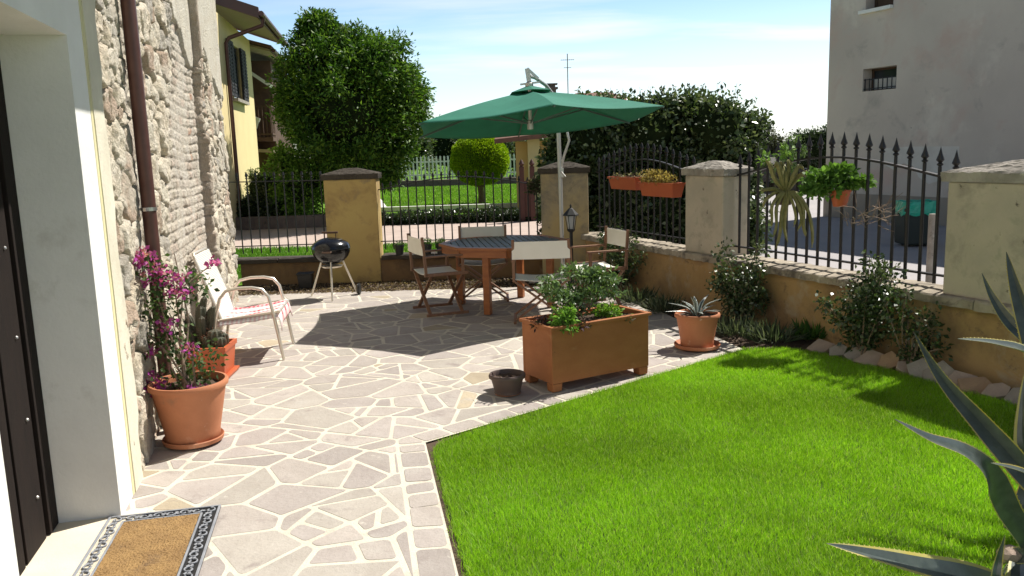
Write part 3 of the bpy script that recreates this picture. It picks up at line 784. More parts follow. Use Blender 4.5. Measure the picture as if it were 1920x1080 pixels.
railing('black railing before the ivy hedge, carrying two terracotta troughs', rw(.10,.16)[:2], rw(2.37,.16)[:2], 17, .705, .635, arch(1.43,1.60), arch(1.62,1.80), r=.011)
railing('black railing with arched top rail behind the table, between two pillars', (-1.83,BY+.14), (.44,BY+.0), 19, .545, .43, arch(1.27,1.42), arch(1.31,1.46), r=.0095, sh=.05)
railing('black railing at far left, between the stone house and ochre pillar', (-3.98,BY+.14), (-2.56,BY+.14), 11, .535, .43, lambda t: 1.44-.015*t, lambda t: 1.56-.01*t, r=.0095, sh=.09)

# ------------------------------------------------------------------ grey building across the street
BD = Vector((.4,-.92)).normalized(); BN = Vector((-BD.y, BD.x)); BN = BN if BN.x > 0 else -BN     # BN into the building
B0 = Vector((7.45,19.7))
def bp(s_, q=0): p = B0+BD*s_+BN*q; return (p.x, p.y)
def wall_with_holes(mb, s0, s1, z0, z1, holes, q0, q1, fn):
    """vertical slab made of butted blocks round rectangular holes"""
    ss = sorted({s0, s1, *[h[0] for h in holes], *[h[1] for h in holes]}); zs = sorted({z0, z1, *[h[2] for h in holes], *[h[3] for h in holes]})
    for i in range(len(ss)-1):
        for j in range(len(zs)-1):
            cs, cz = (ss[i]+ss[i+1])/2, (zs[j]+zs[j+1])/2
            if any(h[0] < cs < h[1] and h[2] < cz < h[3] for h in holes): continue
            a, b, c_, d_ = ss[i], ss[i+1], zs[j], zs[j+1]
            mb.add([(*fn(a,q0),c_), (*fn(b,q0),c_), (*fn(b,q0),d_), (*fn(a,q0),d_)], [(0,1,2,3)])
    for h in holes:
        a, b, c_, d_ = h
        mb.add([(*fn(a,q0),c_),(*fn(b,q0),c_),(*fn(b,q0),d_),(*fn(a,q0),d_),(*fn(a,q1),c_),(*fn(b,q1),c_),(*fn(b,q1),d_),(*fn(a,q1),d_)], [(0,1,5,4),(1,2,6,5),(2,3,7,6),(3,0,4,7)])
gb = thing('grey_building', 'tall grey rendered old building across the street, nearly windowless', 'building')
H1 = (1.02,1.92,2.80,3.28); H2 = (1.02,1.76,4.52,5.4); BH = 6.3
mb = MB(); wall_with_holes(mb, 0, 16, .55, BH, [H1, H2], 0, .35, bp)
mb.add([(*bp(0,0),.0),(*bp(0,9),.0),(*bp(0,9),BH),(*bp(0,0),BH)], [(0,1,2,3)])
mb.add([(*bp(16,0),.0),(*bp(16,9),.0),(*bp(16,9),BH),(*bp(16,0),BH)], [(0,1,2,3)])
mb.add([(*bp(0,9),.0),(*bp(16,9),.0),(*bp(16,9),BH),(*bp(0,9),BH)], [(0,1,2,3)])
obj('wall', mb, M['bldg'], gb)
mb = MB(); mb.prism([bp(-.02,-.02), bp(16,-.02), bp(16,.3), bp(-.02,.3)], -.03, .56); obj('plinth', mb, M['plinth'], gb)
obj('roof', MB().prism([bp(-.15,-.2), bp(16.2,-.2), bp(16.2,9), bp(-.15,9)], BH, BH+.18), M['tile'], gb)
for (a, b, c_, d_), bars in ((H1, 7), (H2, 0)):
    wmb = MB(); wmb.add([(*bp(a,.30),c_),(*bp(b,.30),c_),(*bp(b,.30),d_),(*bp(a,.30),d_)], [(0,1,2,3)])
    wd = obj('window', wmb, M['glass'] if bars else M['timber'], gb)
    fm = MB()
    for (p, q) in (((a+.025,c_),(a+.025,d_)), ((b-.025,c_),(b-.025,d_)), ((a,c_+.02),(b,c_+.02)), ((a,d_-.02),(b,d_-.02))):
        fm.beam((*bp(p[0],.27),p[1]), (*bp(q[0],.27),q[1]), .04, .04)
    obj('frame', fm, M['timber'], wd)
    if bars:
        g = MB()
        for i in range(bars+1):
            x = a+.03+(b-a-.06)*i/bars; g.beam((*bp(x,.04),c_), (*bp(x,.04),c_+.27), .018, .018)
        for z in (c_+.05, c_+.25): g.beam((*bp(a,.04),z), (*bp(b,.04),z), .02, .02)
        obj('window_grille', g, M['iron'], wd)
        g = MB(); g.add([(*bp(a+.05,.29),c_+.03),(*bp(b-.05,.29),c_+.03),(*bp(b-.05,.29),c_+.26),(*bp(a+.05,.29),c_+.26)], [(0,1,2,3)])
        obj('pale_blind', g, M['patch'], wd)
    else:
        g = MB(); g.prism([bp(a-.12,-.09), bp(b+.0,-.09), bp(b+.0,.2), bp(a-.12,.2)], c_-.07, c_-.0); obj('sill', g, M['white'], wd)
# pale patch of new render low on the wall, ragged outline, 6 mm thick
pa = [(1.62,1.56),(2.3,1.585),(3.50,1.57),(3.52,1.25),(3.45,.98),(3.1,.90),(2.85,.82),(2.6,.95),(2.45,1.18),(2.2,1.24),(1.95,1.10),(1.70,1.22)]
mb = MB(); n = len(pa); vs = [(*bp(s_,-.006), z) for s_, z in pa]+[(*bp(s_,-.0005), z) for s_, z in pa]
mb.add(vs, [tuple(range(n))]+[(i,(i+1)%n,n+(i+1)%n,n+i) for i in range(n)]); obj('render_patch', mb, M['patch'], gb)

# ------------------------------------------------------------------ yellow house, far left
yh = thing('yellow_house', 'yellow two-storey house with brown eaves, dark shutters and a wooden balcony', 'house')
HT = Vector((-.15,1)).normalized(); HN = Vector((HT.y,-HT.x)); Y0 = Vector((-6.70,19.6))
def hp(u, q=0, z=None):
    p = Y0+HT*u+HN*q; return (p.x, p.y) if z is None else (p.x, p.y, z)
mb = MB(); wall_with_holes(mb, -.3, 6.3, 0, 5.25, [(2.75,4.15,3.35,4.75)], 0, -.05, hp)
mb.add([hp(-.3,0,0),hp(-.3,-7,0),hp(-.3,-7,5.25),hp(-.3,0,5.25)], [(0,1,2,3)]); mb.add([hp(6.3,0,0),hp(6.3,-7,0),hp(6.3,-7,5.25),hp(6.3,0,5.25)], [(0,1,2,3)])
obj('wall', mb, M['yellow'], yh)
wd = obj('window', MB().add([hp(2.75,-.04,3.35),hp(4.15,-.04,3.35),hp(4.15,-.04,4.75),hp(2.75,-.04,4.75)], [(0,1,2,3)]), M['glass'], yh)
for (u0, u1) in ((2.06,2.42), (2.46,2.84), (4.06,4.44), (4.48,4.86)):
    g = MB(); g.prism([hp(u0,.02), hp(u1,.02), hp(u1,.07), hp(u0,.07)], 3.36, 4.76)
    for k in range(14): z = 3.46+k*.09; g.prism([hp(u0+.04,.071), hp(u1-.04,.071), hp(u1-.04,.085), hp(u0+.04,.085)], z, z+.05)
    obj('shutter', g, M['shutter'], yh)
g = MB(); g.prism([hp(2.5,.0), hp(4.4,.0), hp(4.4,.14), hp(2.5,.14)], 3.24, 3.32); obj('window_sill', g, M['cap'], yh)
# roof: slightly sloping overhang with boarded soffit, gutter along its edge
mb = MB()
def slope(u0, u1, qa, qb, za, zb, th, mb): mb.add([hp(u0,qa,za),hp(u1,qa,za),hp(u1,qb,zb),hp(u0,qb,zb),hp(u0,qa,za+th),hp(u1,qa,za+th),hp(u1,qb,zb+th),hp(u0,qb,zb+th)], [(3,2,1,0),(4,5,6,7),(0,1,5,4),(1,2,6,5),(2,3,7,6),(3,0,4,7)])
slope(1.62, 7.2, .9, -4, 5.22, 6.9, .06, mb); rf = obj('roof', mb, M['soffit'], yh)
mb = MB(); slope(1.60, 7.22, .93, -4, 5.285, 6.965, .09, mb); obj('roof_tiles', mb, M['tile'], rf)
mb = MB(); slope(1.50, 1.60, .94, -4, 5.15, 6.83, .26, mb); slope(1.60, 7.22, .93, .90, 5.15, 5.15, .15, mb); obj('verge_board', mb, M['fascia'], rf)
mb = MB(); mb.tube([hp(1.5,1.0,5.26), hp(7.25,1.0,5.22)], .065, 10); gt = obj('gutter', mb, M['brown'], yh, smooth=True)
mb = MB(); mb.tube([hp(1.85,1.0,5.22), hp(1.85,.96,5.02), hp(1.78,.14,4.72), hp(1.76,.07,4.6), hp(1.76,.07,0)], .05, 10); obj('downpipe', mb, M['brown'], yh, smooth=True)
# recessed wing with balcony, awning and lower eaves
mb = MB(); mb.prism([hp(8.5,.30), hp(14,.30), hp(14,-6), hp(8.5,-6)], 0, 4.9); obj('wing_wall', mb, M['timber'], yh)
mb = MB(); slope(6.5, 14.5, .55, -4, 4.95, 6.2, .07, mb); w2 = obj('wing_roof', mb, M['soffit'], yh)
mb = MB(); slope(6.48, 14.6, .60, -4, 5.03, 6.27, .10, mb); obj('roof_tiles', mb, M['tile'], w2)
mb = MB(); mb.tube([hp(6.5,.66,4.98), hp(14.5,.66,4.96)], .06, 8); obj('gutter', mb, M['brown'], w2, smooth=True)
mb = MB(); mb.beam(hp(8.1,-.62,4.72), hp(8.1,.32,4.05), .5, .10); obj('awning', mb, M['awning'], yh)
mb = MB(); mb.prism([hp(7.6,.32), hp(8.48,.32), hp(8.48,-1.5), hp(7.6,-1.5)], 2.3, 2.42); bal = obj('balcony', mb, M['timber'], yh)
mb = MB()
for z in (2.52, 3.4): mb.beam(hp(7.63,.29,z), hp(7.63,-1.5,z), .06, .05); mb.beam(hp(7.63,.29,z), hp(8.48,.29,z), .06, .05)
for k in range(15): mb.beam(hp(7.63,.27-k*.12,2.42), hp(7.63,.27-k*.12,3.4), .03, .03)
for k in range(7): mb.beam(hp(7.7+k*.12,.29,2.42), hp(7.7+k*.12,.29,3.4), .03, .03)
obj('balustrade', mb, M['timber'], bal)
mb = MB(); slope(7.2, 8.48, .35, -1.4, 1.92, 2.05, .10, mb); obj('porch_roof', mb, M['soffit'], yh)
obj('laundry', MB().beam(hp(7.55,-.45,3.0), hp(7.55,-.1,2.85), .25, .35), M['awning'], bal)

# ------------------------------------------------------------------ small yellow lodge, centre back
lg = thing('yellow_lodge', 'small yellow building with reddish tiled roof seen under the parasol', 'house')
mb = MB(); mb.prism([(.22,23.6),(3.2,23.4),(3.6,27.5),(.5,27.5)], 0, 2.0); obj('wall', mb, M['yellow2'], lg)
obj('lower_wall', MB().prism([(.60,23.5),(3.2,23.35),(3.2,23.39),(.60,23.57)], 0, .42), M['lowbrick'], lg)
obj('corner_pillar', MB().prism([(.55,23.2),(.88,23.2),(.88,23.5),(.55,23.5)], .0, 2.05), M['yellow'], lg)
mb = MB(); mb.add([(-.35,22.6,1.95),(3.8,22.6,2.3),(3.8,25.5,3.1),(.2,25.5,2.75),(-.35,22.6,2.07),(3.8,22.6,2.42),(3.8,25.5,3.22),(.2,25.5,2.87)], [(3,2,1,0),(4,5,6,7),(0,1,5,4),(1,2,6,5),(2,3,7,6),(3,0,4,7)])
obj('roof', mb, M['tile'], lg)
gp = thing('wooden_gate', 'reddish brown wooden gate posts before the yellow lodge', 'gate', (.33,21.0,0))
for x in (0, .26): obj('post', MB().box((x,0,.68),(.12,.12,1.36)).lathe([(.03,1.36),(.07,1.42),(.03,1.5),(.001,1.54)], 10, (x,0,0)), M['rust'], gp, bevel=.01)
obj('boards', MB().box((.13,0,.55),(.14,.04,.9)).box((.13,.03,.3),(.2,.03,.08)).box((.13,.03,.85),(.2,.03,.08)), M['rust'], gp)
# far roofs behind the hedge
fr = thing('far_house', 'distant house with shallow tiled roofs showing over the ivy hedge', 'house', (7.3,62,0))
obj('wall', MB().box((-1.2,0,2.3),(5.2,6,4.9)), M['soffit'], fr)
obj('roof', MB().prism([(-4.2,-3.6),(1.9,-3.6),(1.9,3.6),(-4.2,3.6)], 4.8, 4.9).add([(-4.2,-3.6,4.9),(1.9,-3.6,4.9),(1.9,3.6,4.9),(-4.2,3.6,4.9),(-2.2,0,5.75),(.2,0,5.75)], [(0,1,5,4),(1,2,5),(2,3,4,5),(3,0,4)]), M['tile'], fr)
fc = thing('chimney_house', 'distant roof with a square brick chimney right of the parasol finial', 'house', (3.0,58,0))
obj('wall', MB().box((0,0,2.2),(3.2,4,4.5)), M['soffit'], fc)
obj('roof', MB().add([(-2,-2.4,4.4),(2,-2.4,4.4),(2,2.4,4.4),(-2,2.4,4.4),(-1.2,0,5.1),(1.2,0,5.1)], [(0,1,5,4),(1,2,5),(2,3,4,5),(3,0,4),(0,1,2,3)]), M['tile'], fc)
obj('chimney', MB().box((.1,0,5.35),(.6,.6,.9)).box((.1,0,5.86),(.85,.85,.12)).box((.1,0,6.0),(.5,.5,.18)).box((.1,0,6.13),(.8,.8,.08)), M['lowbrick'], fc)
an = thing('antenna', 'thin television antenna mast against the sky above the parasol', 'antenna', (4.15,57,0))
obj('mast', MB().tube([(0,0,0),(0,0,8.0)], .035, 6), M['cap'], an)
g = MB().beam((-.45,0,7.6),(.45,0,7.6),.03,.03)
for k in range(7): g.beam((-.42+k*.14,-.22,7.6),(-.42+k*.14,.22,7.6),.02,.02)
g.beam((-.25,0,7.1),(.25,0,7.1),.03,.03); obj('aerial', g, M['cap'], an)

# ------------------------------------------------------------------ picket fence, low walls behind
pf = thing('picket_fence', 'grey-white picket fence across the far end of the lawn', 'fence', (0,45.5,0))
for i, x in enumerate(np.arange(-6.6, 2.6, .21)):
    o_ = obj('picket', MB().box((x,0,.95),(.085,.03,1.2)).add([(x-.0425,-.015,1.55),(x+.0425,-.015,1.55),(x+.0425,.015,1.55),(x-.0425,.015,1.55),(x,0,1.62)], [(0,1,4),(1,2,4),(2,3,4),(3,0,4)]), M['kerb'], pf)
obj('fence_rail', MB().box((-2,.03,.6),(9.4,.03,.08)).box((-2,.03,1.3),(9.4,.03,.08)), M['kerb'], pf)
o_ = obj('low_wall', MB().box((-2,45.7,.1),(9.6,.4,.45)), M['lowbrick'], bevel=.02); tag(o_, 'low brownish wall carrying the far picket fence', 'wall')
pg = thing('picket_fence', 'pale upright railing beside the yellow house, under its balcony', 'fence', (-9.3,29.2,0), R(-8))
for x in np.arange(0, 2.4, .17): obj('picket', MB().box((x,0,.98),(.05,.03,1.25)), M['kerb'], pg)
obj('fence_rail', MB().box((1.2,.03,.55),(2.5,.03,.06)).box((1.2,.03,1.45),(2.5,.03,.06)), M['kerb'], pg)
o_ = obj('low_wall', MB().prism([(-9.5,20.9),(-4.2,21.1),(-4.2,21.35),(-9.5,21.15)], -.03, .30), M['lowbrick'], bevel=.02)
tag(o_, 'low dull brick wall behind the driveway, left of the big round tree', 'wall')
o_ = obj('low_wall', MB().prism([(1.0,21.0),(2.6,21.0),(2.6,21.3),(1.0,21.3)], -.03, .34), M['lowbrick'], bevel=.02)
tag(o_, 'short dull brick wall right of the wooden gate posts', 'wall')
# far side of the street
o_ = obj('street_wall', MB().prism([(8.4,31.6),(15,30.4),(15.2,31),(8.6,32.2)], -.03, .75), M['plinth'], bevel=.02)
tag(o_, 'low grey wall at the far end of the street', 'wall')
# ------------------------------------------------------------------ octagonal table
tb = thing('garden_table', 'octagonal wooden garden table with dark slatted top under the parasol', 'table', (-.08,9.38,0), R(273))
Rt = .735
oc = lambda r: [(r*math.cos(2*PI*k/8), r*math.sin(2*PI*k/8)) for k in range(8)]
mb = MB(); a = oc(Rt); b = oc(Rt-.085)
for k in range(8):
    q = [a[k], a[(k+1)%8], b[(k+1)%8], b[k]]; q = [(x*.999, y*.999) for x, y in q]; mb.prism(q, .715, .745)
obj('table_edge', mb, M['wood'], tb, bevel=.003)
mb = MB(); inn = oc(Rt-.09); ca, sa = math.cos(R(-273+8)), math.sin(R(-273+8))
x = -.66
while x < .66:
    P_ = inn
    for (pp, nn) in (((x+.006), -1), ((x+.062), 1)):
        P_ = clip(P_, (ca*pp, sa*pp), (ca*nn, sa*nn)) if P_ else P_
    if len(P_) > 2 and abs(area(P_)) > .001: mb.prism(P_, .722, .743)
    x += .068
obj('slats', mb, M['slat'], tb)
mb = MB(); c_ = oc(Rt-.045)
for k in range(8): mb.beam((*c_[k],.675), (*c_[(k+1)%8],.675), .025, .075)
obj('apron', mb, M['wood'], tb)
for ang in (250-273, 340-273, 70-273, 160-273):
    x, y = .545*math.cos(R(ang)), .545*math.sin(R(ang))
    obj('leg', MB().box((x,y,.322),(.075,.075,.63), rz=R(ang)), M['wood'], tb, bevel=.006)
mb = MB()
for ang in (250-273, 340-273): mb.beam((.5*math.cos(R(ang)),.5*math.sin(R(ang)),.62+.0*ang), (-.5*math.cos(R(ang)),-.5*math.sin(R(ang)),.62), .04, .05)
obj('stretcher', mb, M['wood'], tb)

# ------------------------------------------------------------------ folding director chairs
def director():
    t_ = thing('folding_chair', 'x', 'chair')
    W, D = .275, .21
    # seat sags between its side rails
    mb = MB(); n = 10; vs = []
    for i in range(n+1):
        u = i/n; x = -W+.012+(2*W-.024)*u; z = .475-.022*math.sin(PI*u)
        vs += [(x,-D,z),(x,D,z),(x,D,z-.006),(x,-D,z-.006)]
    fs = []
    for i in range(n):
        o0 = i*4; o1 = o0+4; fs += [(o0,o1,o1+1,o0+1),(o0+3,o0+2,o1+2,o1+3),(o0+1,o1+1,o1+2,o0+2),(o0,o0+3,o1+3,o1)]
    obj('seat', mb.add(vs, fs), M['canvas'], t_)
    mb = MB(); vs = []
    for i in range(n+1):
        u = i/n; x = -W-.012+(2*W+.024)*u; y = -D-.040-.012*math.sin(PI*u)
        vs += [(x,y,.68),(x,y-.0,.855),(x,y-.006,.855),(x,y-.006,.68)]
    fs = []
    for i in range(n):
        o0 = i*4; o1 = o0+4; fs += [(o0,o0+1,o1+1,o1),(o0+3,o1+3,o1+2,o0+2),(o0+1,o0+2,o1+2,o1+1),(o0,o1,o1+3,o0+3)]
    fs += [(0,3,2,1),(n*4,n*4+1,n*4+2,n*4+3)]
    obj('backrest', mb.add(vs, fs), M['canvas'], t_)
    for s in (-1, 1):
        obj('side_rail', MB().box((s*W,0,.468),(.028,.48,.035)), M['chairwood'], t_, bevel=.004)
        obj('back_post', MB().beam((s*W,-D-.01,.46),(s*W,-D-.04,.875),.028,.028,(0,1,0)), M['chairwood'], t_, bevel=.003)
        obj('arm_post', MB().beam((s*W,D-.02,.46),(s*W,D-.02,.65),.026,.03,(0,1,0)), M['chairwood'], t_, bevel=.003)
        obj('armrest', MB().box((s*W,-.01,.662),(.048,.47,.02)), M['chairwood'], t_, bevel=.005)
        obj('foot_rail', MB().box((s*W,0,.035),(.03,.47,.03)), M['chairwood'], t_, bevel=.004)
        for y in (-D+.03+.015*s, D-.03+.015*s): obj('leg', MB().beam((-s*W,y,.04),(s*W,y,.455),.02,.036,(0,1,0)), M['chairwood'], t_, bevel=.003)
    return t_
ch = director()
spots = [((-.80,9.05), R(-68), 'folding chair with cream canvas at the left of the octagonal table'),
         ((-.33,9.72), R(181), 'folding chair with cream canvas behind the table, its back to the railing'),
         ((.30,8.42), R(-1), 'folding chair with cream canvas nearest the wooden planter, back to the viewer'),
         ((.93,9.02), R(108), 'folding chair with cream canvas at the right end of the table, near the garden wall')]
for i, (p, rz, lab) in enumerate(spots):
    o = ch if i == 0 else copy_tree(ch)
    o.location = (*p, .008); o.rotation_euler = (0,0,rz); tag(o, lab, 'chair', 'folding director chairs round the table')

# ------------------------------------------------------------------ parasol
pa_ = thing('parasol', 'large green hexagonal cantilever parasol shading the table', 'parasol', (.30,9.45,0))
def zr(x, y, z): return z+.05*x-.07*y
rim = [Vector((1.47*math.cos(R(-84-60*k)), 1.47*math.sin(R(-84-60*k)), 0)) for k in range(6)]
rim = [Vector((v.x, v.y, zr(v.x, v.y, 2.055))) for v in rim]
hub = Vector((-.04,-.02,2.40))
mb = MB(); n = 14
for k in range(6):
    A, B = rim[k], rim[(k+1)%6]; vs = []; idx = {}
    for i in range(1, n+1):
        for j in range(i+1):
            u = i/n; v_ = j/i
            e = A.lerp(B, v_); e = e - (e-Vector((hub.x,hub.y,e.z))).normalized()*.045*math.sin(PI*v_)   # hem pulled in between ribs
            p = hub.lerp(e, u); p.z += -.03*math.sin(PI*v_)*u - .030*math.sin(PI*u)*(.3+.7*math.sin(PI*v_)) + .030*math.sin(PI*u)
            if i == 1: pass
            idx[(i,j)] = len(vs); vs.append(p)
    fs = []
    for i in range(1, n):
        for j in range(i+1):
            fs.append((idx[(i,j)], idx[(i+1,j)], idx[(i+1,j+1)]))
            if j < i: fs.append((idx[(i,j)], idx[(i+1,j+1)], idx[(i,j+1)]))
    mb.add(vs, fs)
    # short valance-free hem
c_o = obj('canopy', mb, M['green_cloth'], pa_, smooth=False)
bmx = bmesh.new(); bmx.from_mesh(c_o.data); bmesh.ops.remove_doubles(bmx, verts=bmx.verts, dist=.002); bmx.to_mesh(c_o.data); bmx.free()
c_o.data.polygons.foreach_set('use_smooth', [True]*len(c_o.data.polygons))
try: c_o.data.set_sharp_from_angle(angle=R(9))
except Exception: pass
sm = c_o.modifiers.new('thick', 'SOLIDIFY'); sm.thickness = .004
# vent cap at the top
mb = MB(); vs = [Vector((hub.x,hub.y,hub.z+.06))]
for k in range(6): v = hub.lerp(rim[k], .17); vs.append(Vector((v.x, v.y, v.z+.04)))
mb.add(vs, [(0,1+k,1+(k+1)%6) for k in range(6)]); vc = obj('vent_cap', mb, M['green_cloth'], pa_); sm = vc.modifiers.new('thick', 'SOLIDIFY'); sm.thickness = .004
for k in range(6):
    rb = obj('rib', MB().beam(hub-Vector((0,0,.03)), rim[k]-Vector((0,0,.012)), .014, .02), M['ribgreen'], pa_)
    mid = hub.lerp(rim[k], .52)-Vector((0,0,.02)); obj('strut', MB().beam((hub.x,hub.y,hub.z-.36), mid, .012, .016), M['ribgreen'], rb)
obj('hub', MB().lathe([(.001,-.42),(.035,-.42),(.035,-.33),(.02,-.32),(.02,.0),(.045,.03),(.045,.08),(.02,.1),(.001,.1)], 14, tuple(hub)), M['pole'], pa_, smooth=True)
px0 = Vector((.385,1.50,0))     # pole foot relative to the canopy centre
mb = MB(); mb.tube([px0+Vector((0,0,.05)), px0+Vector((-.01,0,1.3)), px0+Vector((-.03,0,2.42))], .027, 14); obj('pole', mb, M['pole'], pa_, smooth=True)
mb = MB(); top = px0+Vector((-.03,0,2.38)); mb.tube([top, top.lerp(hub+Vector((0,0,.16)), .45)+Vector((0,0,.06)), top.lerp(hub+Vector((0,0,.16)), .8)+Vector((0,0,.04)), hub+Vector((0.0,0,.16))], .022, 12); obj('arm', mb, M['pole'], pa_, smooth=True)
mb = MB(); mb.tube([px0+Vector((-.02,-.02,2.12)), px0+Vector((.08,-.06,2.0)), px0+Vector((.11,-.07,1.86)), px0+Vector((.04,-.03,1.66)), px0+Vector((.0,0,1.5))], .016, 10); obj('strut', mb, M['pole'], pa_, smooth=True)
mb = MB(); mb.box(tuple(px0+Vector((0,-.04,1.45))), (.06,.09,.12)); mb.tube([px0+Vector((0,-.08,1.46)), px0+Vector((0,-.13,1.46)), px0+Vector((.05,-.15,1.40))], .009, 8); obj('crank', mb, M['pole'], pa_, bevel=.006)
# metal bracket on top of the hub
mb = MB(); h0 = hub+Vector((0,0,.09)); mb.beam(h0, h0+Vector((-.02,0,.15)), .02, .05); mb.beam(h0+Vector((-.02,0,.15)), h0+Vector((.10,.02,.04)), .018, .03); mb.beam(h0+Vector((-.10,0,-.02)), h0+Vector((.12,0,.0)), .02, .02)
obj('bracket', mb, M['pole'], pa_)
mb = MB(); mb.box(tuple(px0+Vector((0,0,.03))), (.9,.07,.05)); mb.box(tuple(px0+Vector((0,0,.03))), (.07,.9,.052)); obj('base', mb, M['pole'], pa_, bevel=.006)

# ------------------------------------------------------------------ kettle barbecue
bq = thing('kettle_barbecue', 'black kettle barbecue on three thin legs before the ochre pillar', 'barbecue', (-2.24,10.32,0))
prof = [(.235*math.cos(a), -.19*math.sin(a)) for a in [R(88-8*i) for i in range(12)]]
obj('bowl', MB().lathe([(.001,-.19)]+prof+[(.235,.012),(.225,.012)], 40, (0,0,.61)), M['enamel'], bq, smooth=True)
prof = [(.24*math.cos(a), .13*math.sin(a)) for a in [R(8*i) for i in range(12)]]
ld_ = obj('lid', MB().lathe([(.232,-.004),(.243,-.004)]+prof+[(.001,.131)], 40, (0,0,.628)), M['enamel'], bq, smooth=True)
mb = MB(); mb.tube([(-.07,0,.745),(-.07,0,.81)], .006, 8); mb.tube([(.07,0,.745),(.07,0,.81)], .006, 8); mb.box((0,0,.818),(.20,.028,.024)); obj('handle', mb, M['timber'], ld_, bevel=.006)
mb = MB(); mb.lathe([(.001,0),(.03,0),(.03,.006),(.001,.008)], 16, (.13,-.05,.732)); obj('air_vent', mb, M['steel'], ld_)
for k, ang in enumerate((-82, 160, 38)):
    c_, s_ = math.cos(R(ang)), math.sin(R(ang)); o_ = obj('leg', MB().tube([(.13*c_,.13*s_,.50),(.33*c_,.33*s_,.012)], .012, 10), M['alu'], bq, smooth=True)
for ang in (38,):
    c_, s_ = math.cos(R(ang)), math.sin(R(ang))
    for d in (.0,):
        w_ = MB(); pts = [(.33*c_+.015, .33*s_-.035, .075), (.33*c_+.045, .33*s_-.035, .075)]; w_.tube(pts, .07, 20); obj('wheel', w_, M['blackpot'], bq, smooth=True)
obj('ash_tray', MB().lathe([(.001,.385),(.12,.385),(.135,.405),(.13,.405),(.115,.39),(.001,.39)], 28), M['alu'], bq, smooth=True)
obj('side_handle', MB().tube([(-.05,-.235,.60),(-.05,-.28,.60),(.05,-.28,.60),(.05,-.235,.60)], .01, 8), M['timber'], bq)

# ------------------------------------------------------------------ aluminium lawn chair with a checked cloth
lc = thing('lawn_chair', 'aluminium lounge chair with white webbing back leaning toward the stone wall', 'chair', (-2.40,7.38,0), R(7))
def arm(y):
    # seen from the side: rear leg up, rounded armrest, front leg down
    return [(-.28,y,.01),(-.20,y,.42),(-.155,y,.57),(-.10,y,.635),(0,y,.655),(.12,y,.655),(.205,y,.635),(.255,y,.57),(.285,y,.42),(.32,y,.18),(.345,y,.01)]
for y in (-.31,.33): obj('side_frame', MB().tube(arm(y), .0145, 10), M['alu'], lc, smooth=True)
sp = lambda u: (-.19+.52*u, .375+.055*u)
mb = MB()
for y in (-.285,.305): mb.tube([(*(sp(0)[0],),y,sp(0)[1]), (sp(1)[0],y,sp(1)[1])], .012, 10)
mb.tube([(sp(1)[0],-.31,sp(1)[1]),(sp(1)[0],.33,sp(1)[1])], .012, 10); mb.tube([(sp(0)[0],-.31,sp(0)[1]),(sp(0)[0],.33,sp(0)[1])], .012, 10)
obj('seat_frame', mb, M['alu'], lc, smooth=True)
b0 = Vector((-.16,0,.36)); b1 = Vector((-.36,0,.96))
mb = MB(); mb.tube([b0+Vector((0,-.26,0)), b1+Vector((.02,-.26,-.05)), b1+Vector((0,-.22,0)), b1+Vector((0,.24,0)), b1+Vector((.02,.28,-.05)), b0+Vector((0,.28,0))], .013, 10); obj('back_frame', mb, M['alu'], lc, smooth=True)
mb = MB()
for k in range(46):
    t0 = .03+.93*k/45; p = b0.lerp(b1, t0); mb.tube([p+Vector((.008,-.262,.005)), p+Vector((.014,-.0,.009)), p+Vector((.008,.282,.005))], .0062, 6)
obj('back_webbing', mb, M['webbing'], lc, smooth=True)
# cloth, draped over seat and hanging at the front: checked pattern from its own coordinates
s = NT('red_checked_cloth'); sx = s.n('SeparateXYZ'); s.l(s.tc.outputs['Object'], sx.inputs[0])
def stripe(o_, f_, thr, ph=0):
    a = s.n('Math'); a.operation = 'MULTIPLY_ADD'; a.inputs[1].default_value = f_; a.inputs[2].default_value = ph; s.l(o_, a.inputs[0])
    b = s.n('Math'); b.operation = 'FRACT'; s.l(a.outputs[0], b.inputs[0]); c = s.n('Math'); c.operation = 'LESS_THAN'; c.inputs[1].default_value = thr; s.l(b.outputs[0], c.inputs[0]); return c.outputs[0]
k1_ = stripe(sx.outputs[1], 5.2, .42, 50.2); k2_ = stripe(sx.outputs[0], 26, .5, 50); k3_ = stripe(sx.outputs[1], 26, .35, 50.2)
base = s.mix(.0, (.80,.76,.72), (.8,.76,.72)); base = s.mix(k2_, base, (.74,.55,.53)); base = s.mix(k1_, base, s.mix(k2_, (.62,.08,.11), (.68,.30,.30))); base = s.mix(s.ramp(s.noise(9,3), .5, .62, 0, .35), base, (.78,.74,.70))
p_ = s.n('BsdfPrincipled'); s.l(base, p_.inputs['Base Color']); p_.inputs['Roughness'].default_value = .9; s.l(p_.outputs[0], s.out.inputs[0]); M['checked'] = s.m
nx, ny = 26, 22; vs = []
for i in range(nx+1):
    for j in range(ny+1):
        u = i/nx; y = -.325+.68*j/ny
        if u < .78: uu_ = u/.78; x, z = sp(uu_*1.0+.0); z += .018-.03*math.sin(PI*uu_)*math.sin(PI*j/ny)
        else: q = (u-.78)/.22; x, z = sp(1)[0]+.018*math.sin(q*PI/2)+.004, sp(1)[1]+.018-.12*q
        side = max(0, abs(y-.01)-.26)
        z += random.uniform(-.003,.003)+.004*math.sin(j*1.9+i*.4) - side*.8; vs.append((x, y, z))
mb = MB().add(vs, [(i*(ny+1)+j,(i+1)*(ny+1)+j,(i+1)*(ny+1)+j+1,i*(ny+1)+j+1) for i in range(nx) for j in range(ny)])
cl_ = obj('seat_cloth', mb, M['checked']); cl_.location = (-2.40,7.38,0); cl_.rotation_euler = (0,0,R(7)); cl_.modifiers.new('thick','SOLIDIFY').thickness = .006
cl_.data.polygons.foreach_set('use_smooth', [True]*len(cl_.data.polygons))
